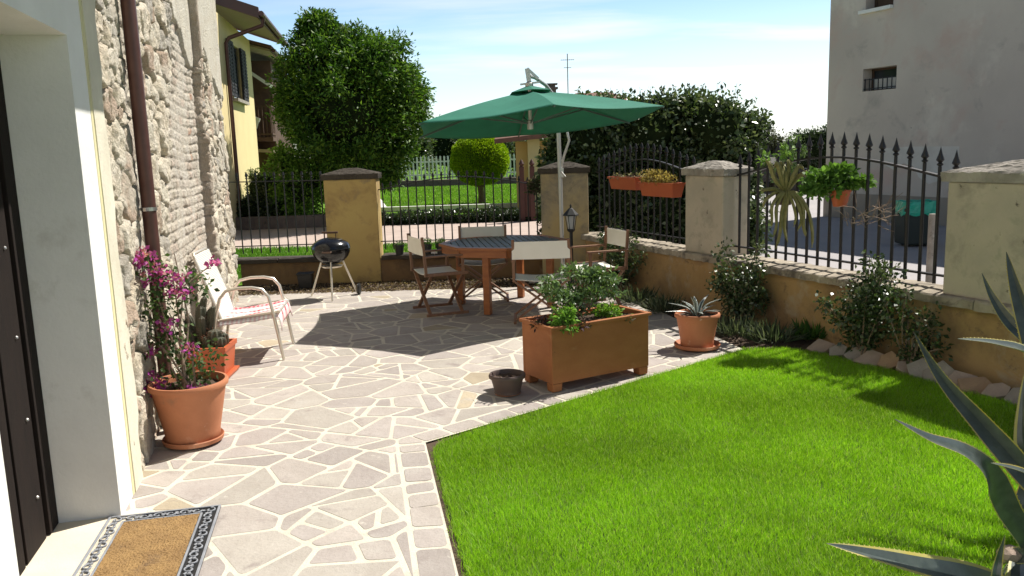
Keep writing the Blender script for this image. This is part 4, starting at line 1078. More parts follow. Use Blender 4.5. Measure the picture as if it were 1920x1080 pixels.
tag(cl_, 'red and white checked cloth spread over the seat of the lounge chair', 'cloth')

# ------------------------------------------------------------------ flower pots
def round_pot(t_, rt, rb, h, mat, z0=.0, rim=.045, saucer=None, soil=.05):
    prof = [(.001,z0+.001),(rb,z0+.001),(rb+.008,z0+.012)]
    for i in range(1, 7): f = i/6; prof.append((rb+(rt-.016-rb)*f, z0+(h-rim)*f))
    prof += [(rt-.002,z0+h-rim+.002),(rt,z0+h-rim+.012),(rt,z0+h-.010),(rt-.006,z0+h),(rt-.020,z0+h),(rt-.026,z0+h-.012),(rt-.03,z0+h-soil-.02)]
    o_ = obj('pot_body', MB().lathe(prof, 56), mat, t_, smooth=True)
    mb = MB(); n = 22; vs = [(0,0,z0+h-soil+.01)]
    for i in range(1,5):
        for k in range(n): r = (rt-.022)*i/4; vs.append((r*math.cos(2*PI*k/n), r*math.sin(2*PI*k/n), z0+h-soil+random.uniform(-.008,.012)))
    fs = [(0,1+k,1+(k+1)%n) for k in range(n)]+[(1+i*n+k,1+(i+1)*n+k,1+(i+1)*n+(k+1)%n,1+i*n+(k+1)%n) for i in range(3) for k in range(n)]
    obj('potting_soil', mb.add(vs, fs), M['soil'], t_)
    if saucer:
        obj('saucer', MB().lathe([(.001,.002),(saucer-.03,.002),(saucer-.006,.012),(saucer,.036),(saucer-.004,.042),(saucer-.010,.036),(saucer-.034,.014),(.001,.013)], 56), mat, t_, smooth=True)
    return o_
bp_ = thing('flower_pot', 'large round terracotta pot on a saucer, nearest the doormat, with pink bougainvillea', 'pot', (-2.03,5.02,.008))
round_pot(bp_, .238, .155, .375, M['pot'], .022, .035, saucer=.185)
bv = thing('bougainvillea', 'straggly pink bougainvillea growing in the large terracotta pot', 'plant', (-2.03,5.02,.36))
# stems
mb = MB(); tips = []
random.seed(3)
for k in range(9):
    a = random.uniform(0, 2*PI); top = Vector((-.20+random.uniform(-.16,.16), .10+random.uniform(-.14,.14), random.uniform(.35,.86)))
    p0 = Vector((.04*math.cos(a), .04*math.sin(a), -.02)); m1 = p0.lerp(top, .5)+Vector((random.uniform(-.06,.06),random.uniform(-.06,.06),0))
    mb.tube([p0, m1, top], [.008,.006,.003], 6); tips.append(top); tips.append(m1)
mb.tube([(0,0,-.02),(-.05,.05,.3),(-.02,.12,.62),(.13,.25,.74)], [.007,.006,.004,.003], 6)
obj('stem', mb, M['stalk'], bv)
cl1 = [((-.12,.04,.30),(.16,.14,.24)), ((-.14,.05,.55),(.14,.12,.16)), ((.06,.04,.17),(.15,.14,.13)), ((-.05,.02,.06),(.2,.18,.06)), ((-.22,.08,.72),(.15,.12,.11)), ((.02,.14,.62),(.12,.10,.12))]
P_, D_ = cloud(cl1, 980, .9, .2, 1); leaves('foliage', P_, D_, .038, M['leafmatt'], bv, [(.05,.095,.03),(.075,.13,.04),(.04,.07,.025),(.11,.17,.06)], .6, 1.0)
pk = [((-.25,.06,.80),(.10,.09,.07)), ((-.14,.06,.70),(.11,.09,.06)), ((-.28,.04,.66),(.07,.06,.05)), ((-.03,.05,.60),(.09,.07,.035)), ((.12,.27,.745),(.05,.05,.035)), ((-.20,.0,.24),(.055,.05,.035)), ((.04,-.02,.25),(.06,.05,.04)), ((-.22,-.02,.03),(.11,.09,.07)), ((-.02,.1,.68),(.07,.06,.03)), ((.05,-.04,.0),(.11,.09,.02)), ((-.10,.0,.40),(.06,.05,.05))]
P_, D_ = cloud(pk, 820, .95, .15, 2); leaves('blossom', P_, D_, .030, M['petal'], bv, [(.50,.07,.42),(.42,.08,.33),(.58,.16,.48),(.38,.06,.22),(.50,.22,.24)], .85, 1.3)
# square red pot and cacti
sq = thing('flower_pot', 'square orange-red pot on a tray by the stone wall, holding two cacti', 'pot', (-2.49,6.66,.006), R(3))
mb = MB(); a, b, h = .142, .166, .25
def frust(mb, a, b, z0, z1): return mb.add([(-a,-a,z0),(a,-a,z0),(a,a,z0),(-a,a,z0),(-b,-b,z1),(b,-b,z1),(b,b,z1),(-b,b,z1)], [(0,1,5,4),(1,2,6,5),(2,3,7,6),(3,0,4,7)])
frust(mb, a, b, .03, h); mb.add([(-a,-a,.03),(a,-a,.03),(a,a,.03),(-a,a,.03)], [(3,2,1,0)]); frust(mb, b+.008, b+.01, h-.025, h+.012)
mb.add([(-b-.01,-b-.01,h+.012),(b+.01,-b-.01,h+.012),(b+.01,b+.01,h+.012),(-b-.01,b+.01,h+.012),(-b+.014,-b+.014,h+.012),(b-.014,-b+.014,h+.012),(b-.014,b-.014,h+.012),(-b+.014,b-.014,h+.012)], [(0,1,5,4),(1,2,6,5),(2,3,7,6),(3,0,4,7)])
frust(mb, b-.02, b-.014, h-.05, h+.012)
obj('pot_body', mb, M['potred'], sq, bevel=.003); obj('tray', MB().box((0,0,.014),(.35,.35,.028), top=(1.03,1.03)), M['potred'], sq, bevel=.006)
obj('potting_soil', MB().box((0,0,h-.03),(.295,.295,.03)), M['soil'], sq)
def ribbed(mb, base, h, r, lean=(0,0), ribs=9, top=.5):
    n = ribs*2; vs = []; N = 10
    for i in range(N+1):
        f = i/N; rr = r*(.75+.35*math.sin(PI*min(1,f*1.1)*.8))*(1 if f < .85 else math.sqrt(max(.02,1-((f-.85)/.15)**2)))
        for k in range(n): q = rr*(1 if k % 2 else .78); a = 2*PI*k/n; vs.append((base[0]+lean[0]*f+q*math.cos(a), base[1]+lean[1]*f+q*math.sin(a), base[2]+h*f))
    mb.add(vs, [(i*n+k,i*n+(k+1)%n,(i+1)*n+(k+1)%n,(i+1)*n+k) for i in range(N) for k in range(n)]+[tuple(N*n+k for k in range(n))])
def spines(mb, pts, L=.018):
    for (p, d) in pts:
        s_ = Vector(d).cross(Vector((random.uniform(-1,1),random.uniform(-1,1),random.uniform(-1,1)))).normalized()*.0012
        mb.add([Vector(p)-s_, Vector(p)+s_, Vector(p)+Vector(d)*L], [(0,1,2)])
ct = thing('cactus', 'tall knobbly dark green columnar cactus in the square red pot', 'cactus', (-2.54,6.68,.24))
mb = MB(); random.seed(5); cols = [((-.02,0,0),.36,.045,(.02,0)), ((-.07,.03,0),.27,.036,(-.05,0)), ((.03,.02,.03),.30,.036,(.05,0)), ((-.06,-.04,.0),.20,.035,(-.06,-.02)), ((-.03,.02,.2),.22,.028,(.06,0)), ((.0,-.03,.05),.22,.03,(.02,-.03)), ((-.07,0,.12),.18,.026,(-.07,0)), ((.05,0,.2),.14,.025,(.05,0))]
for (b_, h_, r_, l_) in cols: ribbed(mb, b_, h_, r_, l_, 7)
obj('cactus_body', mb, M['cactus'], ct, smooth=False)
mb = MB(); pts = []
for (b_, h_, r_, l_) in cols:
    for k in range(60):
        f = random.random(); a = random.uniform(0,2*PI); pts.append(((b_[0]+l_[0]*f+r_*.95*math.cos(a), b_[1]+l_[1]*f+r_*.95*math.sin(a), b_[2]+h_*f), (math.cos(a),math.sin(a),random.uniform(-.3,.6))))
spines(mb, pts); obj('spines', mb, M['stalk'], ct)
ct2 = thing('cactus', 'short round clustered cactus with reddish tips in the square red pot', 'cactus', (-2.42,6.61,.24))
mb = MB(); pts = []
for (b_, h_, r_) in (((0,0,0),.16,.06), ((.05,-.03,0),.10,.045), ((-.05,-.02,0),.11,.045), ((.02,.05,0),.13,.045), ((.06,.03,0),.12,.035)):
    ribbed(mb, b_, h_, r_, (0,0), 9)
    for k in range(110):
        f = random.random(); a = random.uniform(0,2*PI); pts.append(((b_[0]+r_*math.cos(a)*.9, b_[1]+r_*math.sin(a)*.9, b_[2]+h_*f), (math.cos(a),math.sin(a),random.uniform(0,.8))))
obj('cactus_body', mb, M['cactus'], ct2); mb = MB(); spines(mb, pts, .022); obj('spines', mb, pm('red_spine', (.33,.12,.06), None, rough=.8), ct2)
# dark bowl
bw_ = thing('bowl_pot', 'small dark clay bowl planter on the paving before the wooden planter', 'pot', (-.055,5.86,.008))
round_pot(bw_, .135, .09, .15, M['darkpot'], .0, .03, soil=.035)
obj('pot_foot', MB().lathe([(.085,0),(.095,.004),(.095,.03),(.085,.04)], 32), M['pot'], bw_, smooth=True)
mb = MB()
for k in range(26):
    a = random.uniform(0,2*PI); r_ = random.uniform(0,.09); p = Vector((r_*math.cos(a), r_*math.sin(a), .117)); mb.blob(p, random.uniform(.006,.014), 1, .2)
obj('pebbles', mb, M['stalk'], bw_)
# right terracotta pot with young agave
rp_ = thing('flower_pot', 'round terracotta pot on a saucer at the patio corner, with a pale young agave', 'pot', (1.60,7.08,.008))
round_pot(rp_, .195, .135, .29, M['pot'], .018, .035, saucer=.20, soil=.03)
ya = thing('young_agave', 'small white-edged agave in the terracotta pot at the patio corner', 'plant', (1.60,7.08,.275))
def agave_leaf(P, w, nrm, mat_in, mat_edge, parent, fold=.35, n=18, edge=.16, name='leaf', teeth=False):
    """P control points (root to tip), w widest half-width; thick folded leaf, margin strips as their own mesh"""
    P = [Vector(p) for p in P]
    def cat(t_):
        k = min(int(t_*(len(P)-1)), len(P)-2); u = t_*(len(P)-1)-k
        p0 = P[max(k-1,0)]; p1 = P[k]; p2 = P[k+1]; p3 = P[min(k+2,len(P)-1)]
        return .5*((2*p1)+(p2-p0)*u+(2*p0-5*p1+4*p2-p3)*u*u+(3*p1-p0-3*p2+p3)*u**3)
    N = n; nrm = Vector(nrm) if not isinstance(nrm, list) else nrm
    vb = []; ve = []
    for i in range(N+1):
        t_ = i/N; p = cat(t_); d = (cat(min(1,t_+.02))-cat(max(0,t_-.02))).normalized()
        if isinstance(nrm, list):
            kk = t_*(len(nrm)-1); k = min(int(kk), len(nrm)-2); nv = Vector(nrm[k]).lerp(Vector(nrm[k+1]), kk-k)
        else: nv = nrm
        up = (nv-d*nv.dot(d)).normalized(); sd = d.cross(up).normalized()
        ww = w*(.62+.38*math.sin(min(1,t_*1.9)*PI/2))*(1 if t_ < .45 else max(.0,1-((t_-.45)/.55)**1.45))
        ww = max(ww, .0012); th = max(.002, w*.20*(1-t_)**.7)
        for a in (-1,-.55,0,.55,1):
            vb.append(p+sd*(ww*(1-edge)*a)+up*(abs(a)*ww*fold))
        for a in (.6,0,-.6): vb.append(p+sd*(ww*(1-edge)*a)+up*(abs(a)*ww*fold*.8-th))
        e_ = ww*(1-edge)
        for a in (-1,1):
            ve += [p+sd*(e_*a)+up*(ww*fold), p+sd*(ww*a)+up*(ww*fold*1.12), p+sd*(e_*a)+up*(ww*fold-th*.3)]
    K = 8; fs = [(i*K+k, i*K+(k+1)%K, (i+1)*K+(k+1)%K, (i+1)*K+k) for i in range(N) for k in range(K)]
    fs += [tuple(N*K+k for k in range(K)), tuple(range(K))[::-1]]
    lf = obj(name, MB().add(vb, fs), mat_in, parent, smooth=True)
    fe = []
    for i in range(N):
        for o_ in (0,3):
            a = i*6+o_; b = a+6; fe += [(a,a+1,b+1,b),(a+1,a+2,b+2,b+1),(a+2,a,b,b+2)]
    me_ = MB().add(ve, fe)
    if teeth:
        for i in range(1, N-1):
            for o_, sg in ((0,-1),(3,1)):
                for f_ in (.15,.65):
                    a = ve[i*6+o_+1].lerp(ve[(i+1)*6+o_+1], f_); b = ve[i*6+o_+1].lerp(ve[(i+1)*6+o_+1], f_+.16); out_ = (ve[i*6+o_+1]-ve[i*6+o_]).normalized(); c = a.lerp(b,.8)+out_*.0045
                    me_.add([a, b, c], [(0,1,2)])
    if mat_edge: obj('leaf_margin', me_, mat_edge, lf, smooth=not teeth)
    return lf
M['agave'] = pm('agave_leaf', (.045,.060,.056), (.085,.105,.095), 5, rough=.30, spec=.7, stretch=(3,3,3), bump=.08, bscale=60, stains=(((.06,.075,.05),9,.6,.7),))
M['agave_edge'] = pm('agave_margin', (.46,.36,.05), (.40,.37,.16), 4, rough=.45)
M['agave_pale'] = pm('agave_pale', (.36,.42,.38), (.50,.54,.48), 20, rough=.5)
random.seed(12)
for k in range(13):
    a = 2*PI*k/13+random.uniform(-.2,.2); L = random.uniform(.20,.31); el = random.uniform(.25,1.0); c_, s_ = math.cos(a), math.sin(a)
    P_ = [(.015*c_,.015*s_,0),(L*.4*c_*math.cos(el),L*.4*s_*math.cos(el),L*.45*math.sin(el)+.02),(L*c_*math.cos(el)*1.05,L*s_*math.cos(el)*1.05,L*.8*math.sin(el)+.01)]
    agave_leaf(P_, .017, (-c_*.4,-s_*.4,1), M['agave'], M['agave_pale'], ya, n=8, edge=.5)
# ------------------------------------------------------------------ wooden planter
pl = thing('wooden_planter', 'long oiled wooden planter box on small feet beside the lawn', 'planter', (.555,6.23,.006), math.atan2(.5,.86))
LX, LY = .89, .41
mb = MB(); zt, zb = .465, .065
for (c_, d_) in (((0,-LY/2+.0125),(LX,.025)), ((0,LY/2-.0125),(LX,.025))): mb.box((*c_,(zt+zb)/2),(*d_,zt-zb))
for sx_ in (-1,1): mb.box((sx_*(LX/2-.0125),0,(zt+zb)/2-.001),(.024,LY-.052,zt-zb))
obj('box_panel', mb, M['plank'], pl, bevel=.003)
obj('box_floor', MB().box((0,0,.09),(LX-.06,LY-.06,.02)), M['plank'], pl)
mb = MB(); 
for (c_, d_) in (((0,-LY/2-.004),(LX+.03,.034)), ((0,LY/2+.004),(LX+.03,.034))): mb.box((*c_,zt+.0125),(*d_,.024))
for sx_ in (-1,1): mb.box((sx_*(LX/2-.002),0,zt+.0115),(.034,LY-.028,.024))
obj('rim', mb, M['plank'], pl, bevel=.004)
for sx_ in (-1,1):
    for sy_ in (-1,1): obj('foot', MB().box((sx_*(LX/2-.045),sy_*(LY/2-.045),.032),(.08,.08,.064), top=(1.1,1.1)), M['plank'], pl, bevel=.008)
G_ = 16; vs = []
for i in range(G_+1):
    for j in range(G_+1): vs.append((-LX/2+.026+(LX-.052)*i/G_, -LY/2+.026+(LY-.052)*j/G_, .442+random.uniform(-.012,.02)))
obj('potting_soil', MB().add(vs, [(i*(G_+1)+j,(i+1)*(G_+1)+j,(i+1)*(G_+1)+j+1,i*(G_+1)+j+1) for i in range(G_) for j in range(G_)]), M['soil'], pl)
PM = Matrix.Translation((.555,6.23,.006)) @ Matrix.Rotation(math.atan2(.5,.86), 4, 'Z')
def inpl(x, y, z=.445): v = PM @ Vector((x,y,z)); return (v.x, v.y, v.z)
def small_plant(name, label, cat, loc, clumps, n, size, cols, mat='leafmatt', wid=.45, rnd=.8, stems=6, sr=.004, group=None, seed=1, stemmat='stalk', shell=.85):
    t_ = thing(name, label, cat, loc, 0, group); random.seed(seed*13+1)
    if stems:
        mb = MB()
        for k in range(stems):
            c_, r_ = clumps[k % len(clumps)]; tp_ = Vector((c_[0]+random.uniform(-.6,.6)*r_[0], c_[1]+random.uniform(-.6,.6)*r_[1], c_[2]+random.uniform(0,.6)*r_[2]))
            p0 = Vector((random.uniform(-.03,.03), random.uniform(-.03,.03), 0)); md = p0.lerp(tp_, .5)+Vector((random.uniform(-.04,.04), random.uniform(-.04,.04), .02))
            mb.tube([p0, md, tp_], [sr, sr*.8, sr*.4], 5)
        obj('stem', mb, M[stemmat], t_)
    P_, D_ = cloud(clumps, n, shell, .2, seed); k = P_[:,2] > -.0; P_, D_ = P_[k], D_[k]
    leaves('foliage', P_, D_, size, M[mat], t_, cols, wid, rnd)
    return t_
LG2 = [(.12,.20,.07),(.16,.25,.09),(.09,.155,.05),(.07,.12,.04)]
random.seed(30); cl_p = [((.06+random.uniform(-.26,.26), random.uniform(-.18,.18), .29+random.uniform(-.10,.09)),(.10,.09,.032)) for k in range(17)]+[((0,0,.15),(.16,.13,.14))]
small_plant('leafy_shrub', 'spreading light green shrub with fine leaves, tallest plant in the wooden planter', 'shrub', inpl(-.08,.06), cl_p, 2000, .046, LG2, 'leaf', .42, .9, 22, .004, seed=2)
small_plant('leafy_plant', 'bright green small plant at the near left corner of the wooden planter', 'plant', inpl(-.30,-.14), [((0,-.02,.05),(.08,.07,.10)),((.05,-.08,-.04),(.05,.04,.08)),((.05,.0,.12),(.04,.04,.06))], 560, .05, [(.16,.32,.05),(.22,.40,.08),(.12,.24,.04)], wid=.4, seed=3)
small_plant('leafy_plant', 'low yellow-green cushion plant at the right of the wooden planter', 'plant', inpl(.22,.02), [((0,0,.04),(.11,.09,.055))], 520, .032, [(.15,.30,.03),(.21,.36,.05),(.10,.2,.03)], wid=.55, seed=4)
small_plant('purple_plant', 'low purplish plant at the left edge of the wooden planter', 'plant', inpl(-.40,.0), [((0,0,.02),(.07,.09,.05)),((.28,-.08,.02),(.07,.05,.04))], 260, .035, [(.09,.045,.05),(.06,.06,.03),(.05,.03,.035)], wid=.5, seed=5, stems=0)
small_plant('herb', 'thin wilting seedling leaning over the front rim of the wooden planter', 'plant', inpl(.26,-.19), [((0,-.03,.0),(.03,.02,.05))], 40, .03, [(.2,.2,.1),(.14,.12,.06)], seed=6, stems=3)
# lantern
ln = thing('garden_lantern', 'small black metal garden lantern on a post beside the parasol pole', 'lantern', (.79,10.78,0))
obj('post', MB().tube([(0,0,0),(0,0,.70)], .022, 10), M['blackpot'], ln, smooth=True)
obj('body', MB().lathe([(.02,.68),(.045,.70),(.055,.72),(.05,.725),(.03,.73)], 6), M['blackpot'], ln)
obj('roof', MB().lathe([(.075,.90),(.105,.90),(.10,.915),(.03,.99),(.012,1.0),(.014,1.03),(.001,1.05)], 6), M['blackpot'], ln)
mb = MB()
for k in range(6): a = 2*PI*k/6; mb.beam((.045*math.cos(a),.045*math.sin(a),.72),(.075*math.cos(a),.075*math.sin(a),.905),.008,.008)
obj('cage', mb, M['blackpot'], ln); obj('pane', MB().lathe([(.038,.725),(.062,.90)], 6), M['lamp_glass'], ln)
# ------------------------------------------------------------------ doormat
dm = thing('doormat', 'coir doormat with scrolled black rubber border before the doorway', 'doormat', (-1.62,3.60,.010), math.atan2(.05,.52)-.0)
# local: width .52 (x), length .86 (y); set from the two far corners
A_ = Vector((-2.04,3.94)); B_ = Vector((-1.52,3.99)); C_ = Vector((-1.36,3.31))
ex = (B_-A_).normalized(); ey = Vector((.20,-.98)).normalized(); ex = Vector((-ey.y, ey.x)); 
ctr = B_ - ex*.255 + ey*.42; dm.location = (ctr.x, ctr.y, .010); dm.rotation_euler = (0,0,math.atan2(ex.y, ex.x))
MW, ML = .53, .86
s = NT('rubber_scroll'); vr = s.n('TexVoronoi'); 
M['rubber'] = pm('rubber_grey', (.22,.23,.25), (.30,.31,.33), 14, rough=.5, bump=.2, bscale=80)
M['coir'] = pm('coir', (.42,.26,.10), (.30,.18,.07), 9, rough=1, bump=1, bscale=120, fine=(160,.4,(.20,.11,.045)), stains=(((.20,.13,.07),5,.58,.68),))
obj('rubber_base', MB().box((0,0,.003),(MW,ML,.006)), M['blackpot'], dm, bevel=.002)
def ringbox(mb, w, l, t_, z0, z1):
    for sx_ in (-1,1): mb.box((sx_*(w/2-t_/2),0,(z0+z1)/2),(t_,l,z1-z0))
    for sy_ in (-1,1): mb.box((0,sy_*(l/2-t_/2),(z0+z1)/2),(w-2*t_,t_,z1-z0))
mb = MB(); ringbox(mb, MW, ML, .012, .0061, .014); ringbox(mb, MW-.155, ML-.155, .010, .0061, .015)
obj('border', mb, M['rubber'], dm, bevel=.002)
mb = MB()
def scroll(mb, cx_, cy_, ang, flip, r0=.026):
    pts = []
    for k in range(17):
        t_ = k/16; a = t_*PI*1.9; r_ = r0*(1-.68*t_); x = r_*math.cos(a)+.0; y = r_*math.sin(a)*flip
        pts.append((x, y))
    c_, s_ = math.cos(ang), math.sin(ang)
    mb.tube([(cx_+c_*x-s_*y, cy_+s_*x+c_*y, .011) for x, y in pts], [.0045]*len(pts), 5)
    # leaf lobes
    for f_ in (0,1):
        x0, y0 = (-.034 if f_ else .034), .008*flip; p = [(x0,y0-.005),(x0+.012,y0),(x0,y0+.012),(x0-.012,y0+.004)]
        mb.prism([(cx_+c_*x-s_*y, cy_+s_*x+c_*y) for x, y in p], .006, .0125)
off = .045; fl = 1
for sx_ in (-1,1):
    n = 12
    for k in range(n): y = -ML/2+.05+(ML-.10)*k/(n-1); scroll(mb, sx_*(MW/2-off), y, PI/2, fl); fl = -fl
for sy_ in (-1,1):
    n = 6
    for k in range(n): x = -MW/2+.11+(MW-.22)*k/(n-1); scroll(mb, x, sy_*(ML/2-off), 0, fl); fl = -fl
obj('scrollwork', mb, M['rubber'], dm, smooth=True)
G1, G2 = 60, 100; vs = []
w2_, l2_ = (MW-.178), (ML-.178)
for i in range(G1+1):
    for j in range(G2+1): vs.append((-w2_/2+w2_*i/G1, -l2_/2+l2_*j/G2, .013+random.uniform(-.0025,.003)))
obj('coir_pad', MB().add(vs, [(i*(G2+1)+j,(i+1)*(G2+1)+j,(i+1)*(G2+1)+j+1,i*(G2+1)+j+1) for i in range(G1) for j in range(G2)]), M['coir'], dm)
# ------------------------------------------------------------------ trees, hedges, shrubs
def at(x, y, Y):
    d = FW + RT*((x-960)/F) - UP*((y-540)/F); t_ = Y/d.y
    return Vector((d.x*t_, Y, HC+d.z*t_))
def tree(name, label, cat, loc, clumps, n, size, cols, trunk_h, trunk_r, sub=14, srad=.35, group=None, seed=1, mat='leaf', wid=.42, rnd=.8, core=.72, shell=.8, limbs=6, zmin=None):
    t_ = thing(name, label, cat, loc, 0, group); random.seed(seed)
    c0 = Vector(clumps[0][0])
    mb = MB(); mb.tube([(0,0,-.05),(.03*trunk_h,0,trunk_h*.5),(c0.x*.5,c0.y*.5,trunk_h),(c0.x,c0.y,c0.z)], [trunk_r,trunk_r*.8,trunk_r*.7,trunk_r*.35], 10)
    for k in range(limbs):
        c_, r_ = clumps[k % len(clumps)]; d = unit(np.random.default_rng(seed+k).normal(0,1,3)); e = Vector(c_)+Vector((d[0]*r_[0],d[1]*r_[1],abs(d[2])*r_[2]))*.75
        s0 = Vector((0,0,trunk_h*random.uniform(.6,1.0))); mb.tube([s0, s0.lerp(e,.5)+Vector((0,0,.05*trunk_h)), e], [trunk_r*.5,trunk_r*.3,trunk_r*.1], 6)
    obj('trunk', mb, M['bark'], t_, smooth=True)
    big = clumps; small = subclumps(clumps, sub, srad, seed, zmin)
    P1, D1 = cloud(small, int(n*.78), .9, .25, seed); P2_, D2 = cloud(big, n-int(n*.78), .5, .12, seed+1)
    P_ = np.concatenate([P1,P2_]); D_ = np.concatenate([D1,D2]); k = P_[:,2] > .02; 
    leaves('crown', P_[k], D_[k], size, M[mat], t_, cols, wid, rnd)
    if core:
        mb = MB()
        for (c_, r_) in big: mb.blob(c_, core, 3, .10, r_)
        obj('dark_core', mb, M['inner'], t_)
    return t_
M['inner'] = pm('dark_core', (.010,.016,.007), (.018,.026,.010), 5, rough=1, spec=.0, bump=1, bscale=8)  # opaque filler inside crowns and hedges; foliage shade put into its near-black colour
tree('laurel_tree', 'big dense dark green rounded tree behind the ochre pillar, with spiky top', 'tree', (-3.98,21.7,0),
     [((0,0,2.95),(1.92,1.8,1.75)), ((-.35,0,4.0),(1.35,1.2,.95)), ((.55,0,3.75),(1.3,1.2,1.0)), ((-.62,0,4.7),(.38,.35,.5)), ((-.82,0,3.2),(.92,.9,1.0)), ((.98,0,3.1),(.92,.9,1.05)), ((.3,0,1.65),(1.25,1.0,.62))],
     85000, .125, [(.05,.12,.015),(.075,.165,.02),(.035,.08,.012),(.14,.24,.03)], 1.4, .16, 40, .30, seed=4, wid=.36, mat='leaflaurel', core=.62)
o = bpy.data.objects['laurel_tree']
# spiky young shoots on top
g = np.random.default_rng(9); sh_ = []; mb = MB()
for k in range(46):
    x = g.uniform(-1.5,1.7); z0 = 4.72-.42*abs(x+.3)-.12*x*x+g.uniform(-.2,.1); h_ = g.uniform(.25,.65)*(1.3 if abs(x+.62) < .3 else .8)
    y = g.uniform(-.6,.6); mb.tube([(x,y,z0-.2),(x+g.uniform(-.05,.05),y,z0+h_)], [.012,.004], 4)
    m_ = 34; tt = g.random(m_); sh_.append(np.stack([x+g.normal(0,.045,m_), y+g.normal(0,.045,m_), z0-.1+h_*1.15*tt], 1))
obj('young_shoot', mb, M['bark'], o); P_ = np.concatenate(sh_); leaves('shoot_leaves', P_, np.tile([0,0,.8],(len(P_),1)), .13, M['leaf'], o, [(.09,.16,.03),(.12,.2,.035)], .34, .6)
tree('leafy_shrub', 'light green leafy shrub left of the ochre pillar, under the big tree', 'shrub', (-5.45,21.75,0), [((0,0,.9),(.75,.6,.85)), ((-.25,0,1.6),(.45,.4,.45)), ((.4,0,1.1),(.4,.4,.5)), ((-.35,0,.5),(.5,.5,.5))], 8500, .11, [(.14,.27,.04),(.19,.33,.05),(.09,.18,.03)], .5, .05, 12, .22, seed=6, core=.5, mat='leaflaurel')
tree('clipped_shrub', 'dark clipped rounded bush beneath the yellow house wall', 'shrub', (-6.45,22.3,0), [((0,0,.95),(.55,.5,.52)), ((.35,0,.7),(.4,.4,.5))], 4500, .08, [(.05,.075,.02),(.07,.10,.025)], .4, .05, 10, .16, seed=7, core=.8)
tree('dark_bush', 'low dark bush at far left behind the railing, above the brick wall', 'shrub', (-6.75,21.6,0), [((0,0,.42),(.55,.4,.42)), ((.7,0,.35),(.5,.4,.36)), ((-.6,0,.3),(.4,.35,.32))], 5200, .09, [(.03,.05,.018),(.045,.075,.025),(.02,.035,.012)], .2, .04, 12, .16, seed=8, core=.75, limbs=4)
# box ball on a trunk
t_ = thing('topiary_tree', 'round clipped yellow-green ball tree on a short trunk in the lawn', 'tree', (-.95,28.3,0))
obj('trunk', MB().tube([(0,0,-.05),(.01,0,.35),(-.02,0,.8),(0,0,1.2)], [.12,.10,.11,.08], 10).tube([(0,0,.5),(-.25,0,.85)],[.06,.04],8).tube([(0,0,.5),(.25,.05,.9)],[.06,.04],8), M['bark'], t_, smooth=True)
n = 26000; d = unit(rng.normal(0,1,(n,3))); rr = 1-.16*rng.random((n,1))**1.5; sq_ = np.array([.96,.96,.88]); P_ = d*sq_*rr; P_[:,2] = np.where(P_[:,2] < 0, P_[:,2]*(.95+.05*np.abs(d[:,0])), P_[:,2])
P_ *= (1+.025*np.sin(d[:,:1]*9+1)*np.sin(d[:,2:]*8)); P_[:,2] += 1.50
leaves('crown', P_, d+np.array([0,0,.35]), .075, M['leafmatt'], t_, [(.30,.44,.015),(.36,.50,.02),(.22,.36,.012),(.16,.27,.01)], .42, .45)
obj('dark_core', MB().blob((0,0,1.5), 1, 3, .02, (.84,.84,.78)), pm('inner_box', (.07,.11,.015), (.10,.15,.02), 6, rough=1, bump=1, bscale=20), t_)
def hedge(label, x0, x1, y0, y1, h, n, size, cols, seed, top=.06, name='hedge'):
    t_ = thing(name, label, 'hedge', ((x0+x1)/2,(y0+y1)/2,0)); g = np.random.default_rng(seed); W, D = (x1-x0), (y1-y0)
    P_ = g.uniform(-.5,.5,(n,3))*np.array([W,D,1]); P_[:,2] = g.random(n)*h; f = g.integers(0,4,n)
    e = g.normal(0,.035,n)+(fbm(P_[:,0]*2.3+9,P_[:,2]*2.3,seed)-.5)*top*4
    P_[:,1] = np.where(f==0, -D/2-e, P_[:,1]); P_[:,0] = np.where(f==1, np.sign(P_[:,0])*(W/2+e), P_[:,0]); P_[:,2] = np.where(f>=2, h+e, P_[:,2])
    D_ = np.zeros((n,3)); D_[f==0] = [0,-1,.3]; D_[f==1,0] = np.sign(P_[f==1,0]); D_[f>=2] = [0,0,1]
    leaves('foliage', P_, D_, size, M['leaf'], t_, cols, .5, .8)
    obj('dark_core', MB().box((0,0,(h-.06)/2),(W-.1,D-.1,h-.06)), M['inner'], t_)
    return t_
hedge('low dark clipped hedge between the driveway and the far lawn', -4.4, 1.0, 21.05, 21.7, .22, 9000, .07, DARK+[(.05,.06,.025)], 31)
# tall ivy hedge beyond the side railing
clh = []; g = np.random.default_rng(77)
for i in range(44):
    x = g.uniform(.85,3.6); z = g.uniform(.25,2.1); r_ = g.uniform(.34,.6)
    zt_ = 2.28 if x > 1.3 else 1.95
    clh.append(((x, 13.2+g.uniform(-.45,.35), min(z, zt_-r_*.3)), (r_, r_*.9, r_)))
for x in np.arange(1.0,3.7,.30): clh.append(((x,13.2,2.22-.22*(x>3.2)+g.uniform(-.05,.05)),(.34,.5,.32)))
for z in np.arange(.2,1.8,.3): clh.append(((3.66,13.2,z),(.30,.45,.3))); clh.append(((.82,13.1,z),(.3,.45,.32)))
t_ = thing('ivy_hedge', 'tall dark ivy-clad hedge behind the side railing and parasol', 'hedge')
P1, D1 = cloud(clh, 42000, .6, .16, 41); sc_ = subclumps(clh[:], 5, .17, 5); P2_, D2 = cloud(sc_, 26000, .9, .2, 42)
P_ = np.concatenate([P1,P2_]); D_ = np.concatenate([D1,D2]); k = P_[:,2] > .0
leaves('foliage', P_[k], D_[k], .085, M['leaf'], t_, [(.055,.09,.032),(.08,.12,.042),(.04,.065,.024),(.13,.165,.075)], .62, .9)
mb = MB()
